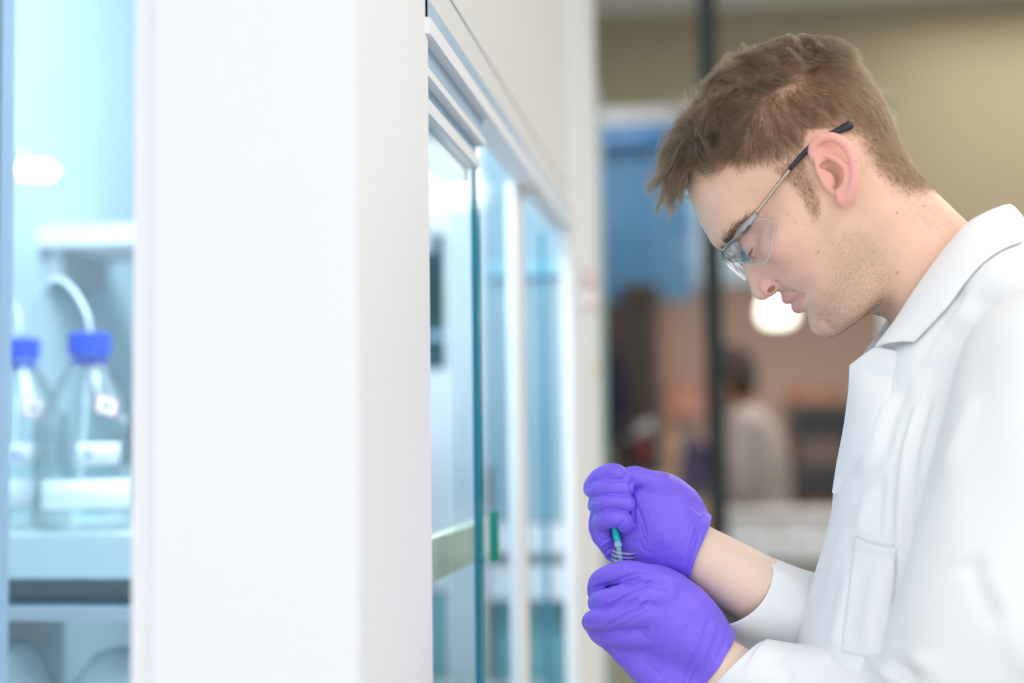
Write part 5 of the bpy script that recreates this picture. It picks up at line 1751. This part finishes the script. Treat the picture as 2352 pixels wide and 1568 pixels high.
SM1 = [([(2235, 905), (2200, 990), (2165, 1090)], 16, 3.0), ([(2180, 1300), (2230, 1290), (2260, 1350), (2300, 1450)], 18, -6.0), ([(2240, 1280), (2270, 1340), (2310, 1430), (2350, 1560)], 16, 4.0), ([(2190, 1290), (2240, 1268)], 12, 5.0),
       ([(1760, 1500), (1800, 1540), (1820, 1568)], 14, -2.5), ([(1900, 1500), (1960, 1530), (2000, 1568)], 16, -4.0), ([(1990, 1510), (2030, 1540), (2060, 1568)], 14, 5.0), ([(2040, 1520), (2080, 1545), (2110, 1568)], 14, -5.0), ([(2080, 1500), (2150, 1540)], 16, 4.0)]
sleeve('sleeve', [L(1690, 1532, 32), L(1740, 1556, 38), L(1830, 1580, 50), L(1960, 1605, 76), L(2100, 1620, 110), L(2200, 1560, 135), L(2255, 1400, 148), L(2310, 1200, 150), L(2370, 1000, 146), L(2420, 850, 130), L(2440, 740, 90)],
       [30, 34, 37, 42, 52, 62, 64, 66, 68, 66, 50], 91, SM1, amp=2.2, tilt=(-0.05, 0.0, 0.45))
SM2 = [([(1730, 1330), (1780, 1370), (1840, 1400)], 12, -2.0), ([(1760, 1300), (1810, 1330), (1850, 1345)], 10, 2.0)]
sleeve('sleeve', [L(1676, 1348, -20), L(1730, 1376, -28), L(1800, 1408, -42), L(1900, 1440, -70), L(2050, 1500, -110), L(2200, 1500, -135), L(2300, 1250, -145), L(2400, 900, -130)],
       [41.5, 42, 43, 46, 54, 62, 66, 60], 95, SM2, amp=1.4, tilt=(0.0, -0.45, 0.30))

# breast pocket with its flap line
pk = [(1962, 1224), (2064, 1254), (2056, 1400), (2040, 1530), (1935, 1500), (1950, 1360)]
_tl, _tr, _br, _bl = np.array((1964, 1226.)), np.array((2064, 1254.)), np.array((2042, 1520.)), np.array((1932, 1500.))
V = []
nu, nv = 22, 40
for j in range(nv):
    for i in range(nu):
        a, b = i / (nu - 1), j / (nv - 1)
        q = (_tl * (1 - a) + _tr * a) * (1 - b) + (_bl * (1 - a) + _br * a) * b
        q = q + np.array((0, 9.0)) * math.sin(math.pi * a) * (1 - b)
        e = min(a, 1 - a, 1 - b) * 14
        V.append(on_coat(q[0], q[1], 1.0 + 2.2 * min(1, e) + (2.5 * math.sin(math.pi * a) if b < 0.06 else 0)))
V = np.array(V)
Q = np.array([(j * nu + i, (j + 1) * nu + i, (j + 1) * nu + i + 1, j * nu + i + 1) for j in range(nv - 1) for i in range(nu - 1)])
V = relax(relax(V, Q, 0.6), Q, 0.6)
pocket = np_mesh('pocket', V, Q, cotton)
local(pocket, coat_root)
sm = pocket.modifiers.new('cloth', 'SOLIDIFY')
sm.thickness = 0.0016
# ================================================================== safety glasses
gun = mat('gunmetal', (0.30, 0.29, 0.28), 0.28, metal=0.85)
steel_bright = mat('brown_metal', (0.42, 0.33, 0.26), 0.25, metal=0.9)
rubber = mat('black_rubber', (0.012, 0.014, 0.02), 0.35)
lens_m = pane_mat('clear_lens', (0.95, 0.955, 0.985), 0.45, 0.02)
print_m = mat('black_print', (0.01, 0.01, 0.012), 0.5)
gl = empty('safety_glasses', tuple(toworld(L(1700, 570, 0))))
tag(gl, 'wraparound safety glasses with clear lenses and thin metal arms on the man\'s face', 'safety glasses')


def gtube(name, pts, rad, m, s, flat=None, seg=14, n=8):
    P = mir(pts, s)
    PR = catmull(np.column_stack([P, np.full(len(P), rad) if np.isscalar(rad) else rad]), n)
    return tube(name, toworld(PR[:, :3]), PR[:, 3] / 1000.0, m, gl, seg, flat)


TOP = [L(1659, 571, 4), L(1661, 573, 16), L(1664, 571, 34), L(1674, 560, 52), L(1700, 537, 64), L(1742, 505, 70.5), L(1772, 509, 70), L(1781, 520, 70)]
BOT = [L(1672, 584, 5), L(1684, 592, 12), L(1692, 600, 28), L(1704, 603, 46), L(1724, 607, 59), L(1748, 604, 66), L(1761, 599, 68), L(1770, 570, 69)]
for s in (1, -1):
    # arm: metal rod, black earpiece, wide hinge block
    gtube('earpiece', [L(1813, 390, 77), L(1845, 354, 79), L(1872, 330, 79.5), L(1904, 310, 78.5), L(1928, 299, 77), L(1950, 289, 75), L(1958, 287, 74)], [1.9, 2.5, 2.7, 2.6, 3.0, 3.9, 2.6], rubber, s, 0.6)
    gtube('arm', [L(1736, 490, 72), L(1760, 459, 73.5), L(1790, 420, 75.5), L(1822, 380, 77)], [2.1, 1.9, 1.8, 1.5], steel_bright, s, 0.8)
    hb = gtube('hinge', [L(1686, 549, 63), L(1694, 541, 65), L(1708, 526, 68), L(1722, 509, 70.5), L(1738, 488, 72)], [1.2, 2.8, 4.3, 3.4, 2.2], gun, s, 0.45)
    gtube('brow_bar', [L(1657, 569, 0), L(1661, 573, 16), L(1664, 572, 34), L(1673, 561, 50), L(1686, 549, 63)], [1.1, 1.3, 1.3, 1.3, 1.2], gun, s)
    T = catmull(mir(TOP, s), 6)
    B = catmull(mir(BOT, s), 6)
    V, nv = [], 12
    for i in range(len(T)):
        for j in range(nv):
            t = j / (nv - 1)
            c = T[i] * (1 - t) + B[i] * t
            V.append(c + (unit(FWD * 0.7 + LAT * s * 0.7) * 2.0) * math.sin(math.pi * t))
    Q = np.array([(i * nv + j, i * nv + j + 1, (i + 1) * nv + j + 1, (i + 1) * nv + j) for i in range(len(T) - 1) for j in range(nv - 1)])
    le = np_mesh('lens', toworld(np.array(V)), Q, lens_m)
    local(le, gl)
    sm = le.modifiers.new('thick', 'SOLIDIFY')
    sm.thickness = 0.0016
    rim = np.vstack([T, B[::-1], T[:1]])
    tube('lens_edge', toworld(rim), 0.0004, mat('lens_edge', (0.75, 0.8, 0.85), 0.15, trans=0.5), gl, 6)
    padP = mir([L(1702, 590, 17), L(1712, 588, 18), L(1722, 586, 19)], s)
    tube('nose_pad', toworld(catmull(padP, 5)), np.array([3.2, 4.6, 5.2, 5.2, 5.0, 5.0, 5.0, 4.6, 4.2, 3.2, 2.0]) / 1000, rubber, gl, 14, 0.5)
    gtube('pad_arm', [L(1662, 576, 14), L(1680, 590, 15), L(1704, 590, 16)], 0.7, gun, s)
# maker's name printed along the hinge
_xa = unit(L(1725, 506, 73) - L(1704, 532, 71))
_za = unit(-(unit(U(1715, 519, 1.2) - CAM)) - _xa * (-(unit(U(1715, 519, 1.2) - CAM)) @ _xa))
_ya = np.cross(_za, _xa)
_cc = toworld(L(1715.5, 526.5, 72.0))
text('lettering', 'boll\u00e9', 0.0048, print_m, Matrix(((_xa[0], _ya[0], _za[0], _cc[0]), (_xa[1], _ya[1], _za[1], _cc[1]), (_xa[2], _ya[2], _za[2], _cc[2]), (0, 0, 0, 1))), gl)

# ================================================================== what the hands hold
VT = toworld(L(1433, 1266, 8))
_vr = Matrix.Rotation(0.13, 3, 'Y') @ Matrix.Rotation(0.10, 3, 'X')
vial = empty('glass_vial', tuple(VT - np.array(_vr @ Vector((0, 0, 0.052)))))
vial.rotation_euler = _vr.to_euler()
tag(vial, 'small clear glass vial with a screw neck held in the near gloved hand', 'vial')
pr = [(0.0, -0.052), (0.0125, -0.052), (0.0135, -0.050), (0.0135, -0.016), (0.012, -0.0125), (0.0100, -0.0105), (0.0100, -0.009), (0.0111, -0.0083), (0.0111, -0.0068), (0.0100, -0.006), (0.0100, -0.005), (0.0111, -0.0043), (0.0111, -0.0028), (0.0102, -0.002), (0.0104, 0.0), (0.0098, 0.0007),
      (0.0088, 0.0), (0.0088, -0.010), (0.0105, -0.0135), (0.0122, -0.017), (0.0122, -0.049), (0.0, -0.0502)]
vb = lathe('glass_body', pr, pane_mat('vial_glass', (0.985, 0.99, 1.0), 0.45, 0.08), None, 56, (0, 0, 0), cap=False)
vb.parent = vial
vb.location = (0, 0, 0.052)
ringm = mat('glass_thread', (0.93, 0.95, 1.0), 0.08, trans=0.75, ior=1.3)
for _z, _q, _w in ((0.0, 0.0098, 0.0008), (-0.0035, 0.0107, 0.0006), (-0.0075, 0.0107, 0.0006), (-0.0105, 0.0102, 0.0006)):
    _a = np.linspace(0, 2 * math.pi, 49)
    _o = tube('rim' if _z == 0 else 'thread', np.stack([_q * np.cos(_a), _q * np.sin(_a), np.full(49, 0.052 + _z)], 1), _w, ringm, None, 8)
    _o.parent = vial
liq = lathe('liquid', [(0.0, -0.0498), (0.0119, -0.0486), (0.0119, -0.03), (0.0, -0.03)], mat('pale_liquid', (0.85, 0.97, 0.97), 0.02, trans=1.0, ior=1.33), None, 40, (0, 0, 0), cap=False)
liq.parent = vial
liq.location = (0, 0, 0.052)
teal = mat('teal_plastic', (0.0, 0.55, 0.50), 0.25, sss=0.3, sss_rad=(0.2, 1, 1), sss_scale=0.004)
tealc = mat('clear_teal_plastic', (0.55, 0.95, 0.95), 0.12, trans=0.55, ior=1.4)
stick = empty('transfer_pipette', tuple(toworld(L(1424, 1290, 8))))
tag(stick, 'thin teal plastic pipette in the far gloved fist, dipping into the vial', 'pipette')
SP = [L(1404, 1165, 4), L(1411, 1205, 7), L(1415, 1228, 8), L(1418, 1241, 8)]
tube('grip', toworld(catmull(SP, 6)), 0.0031, teal, stick, 16)
SP2 = catmull([L(1418, 1240, 8), L(1420, 1252, 8), L(1421.5, 1262, 8), L(1425, 1285, 8), L(1432, 1330, 8)], 6)
_rr = np.interp(np.linspace(0, 1, len(SP2)), [0, 0.1, 0.2, 0.28, 0.36, 0.45, 0.6, 1.0], [2.8, 2.9, 3.7, 3.7, 2.7, 2.4, 2.0, 1.2]) / 1000
tube('tip', toworld(SP2), _rr, tealc, stick, 16)
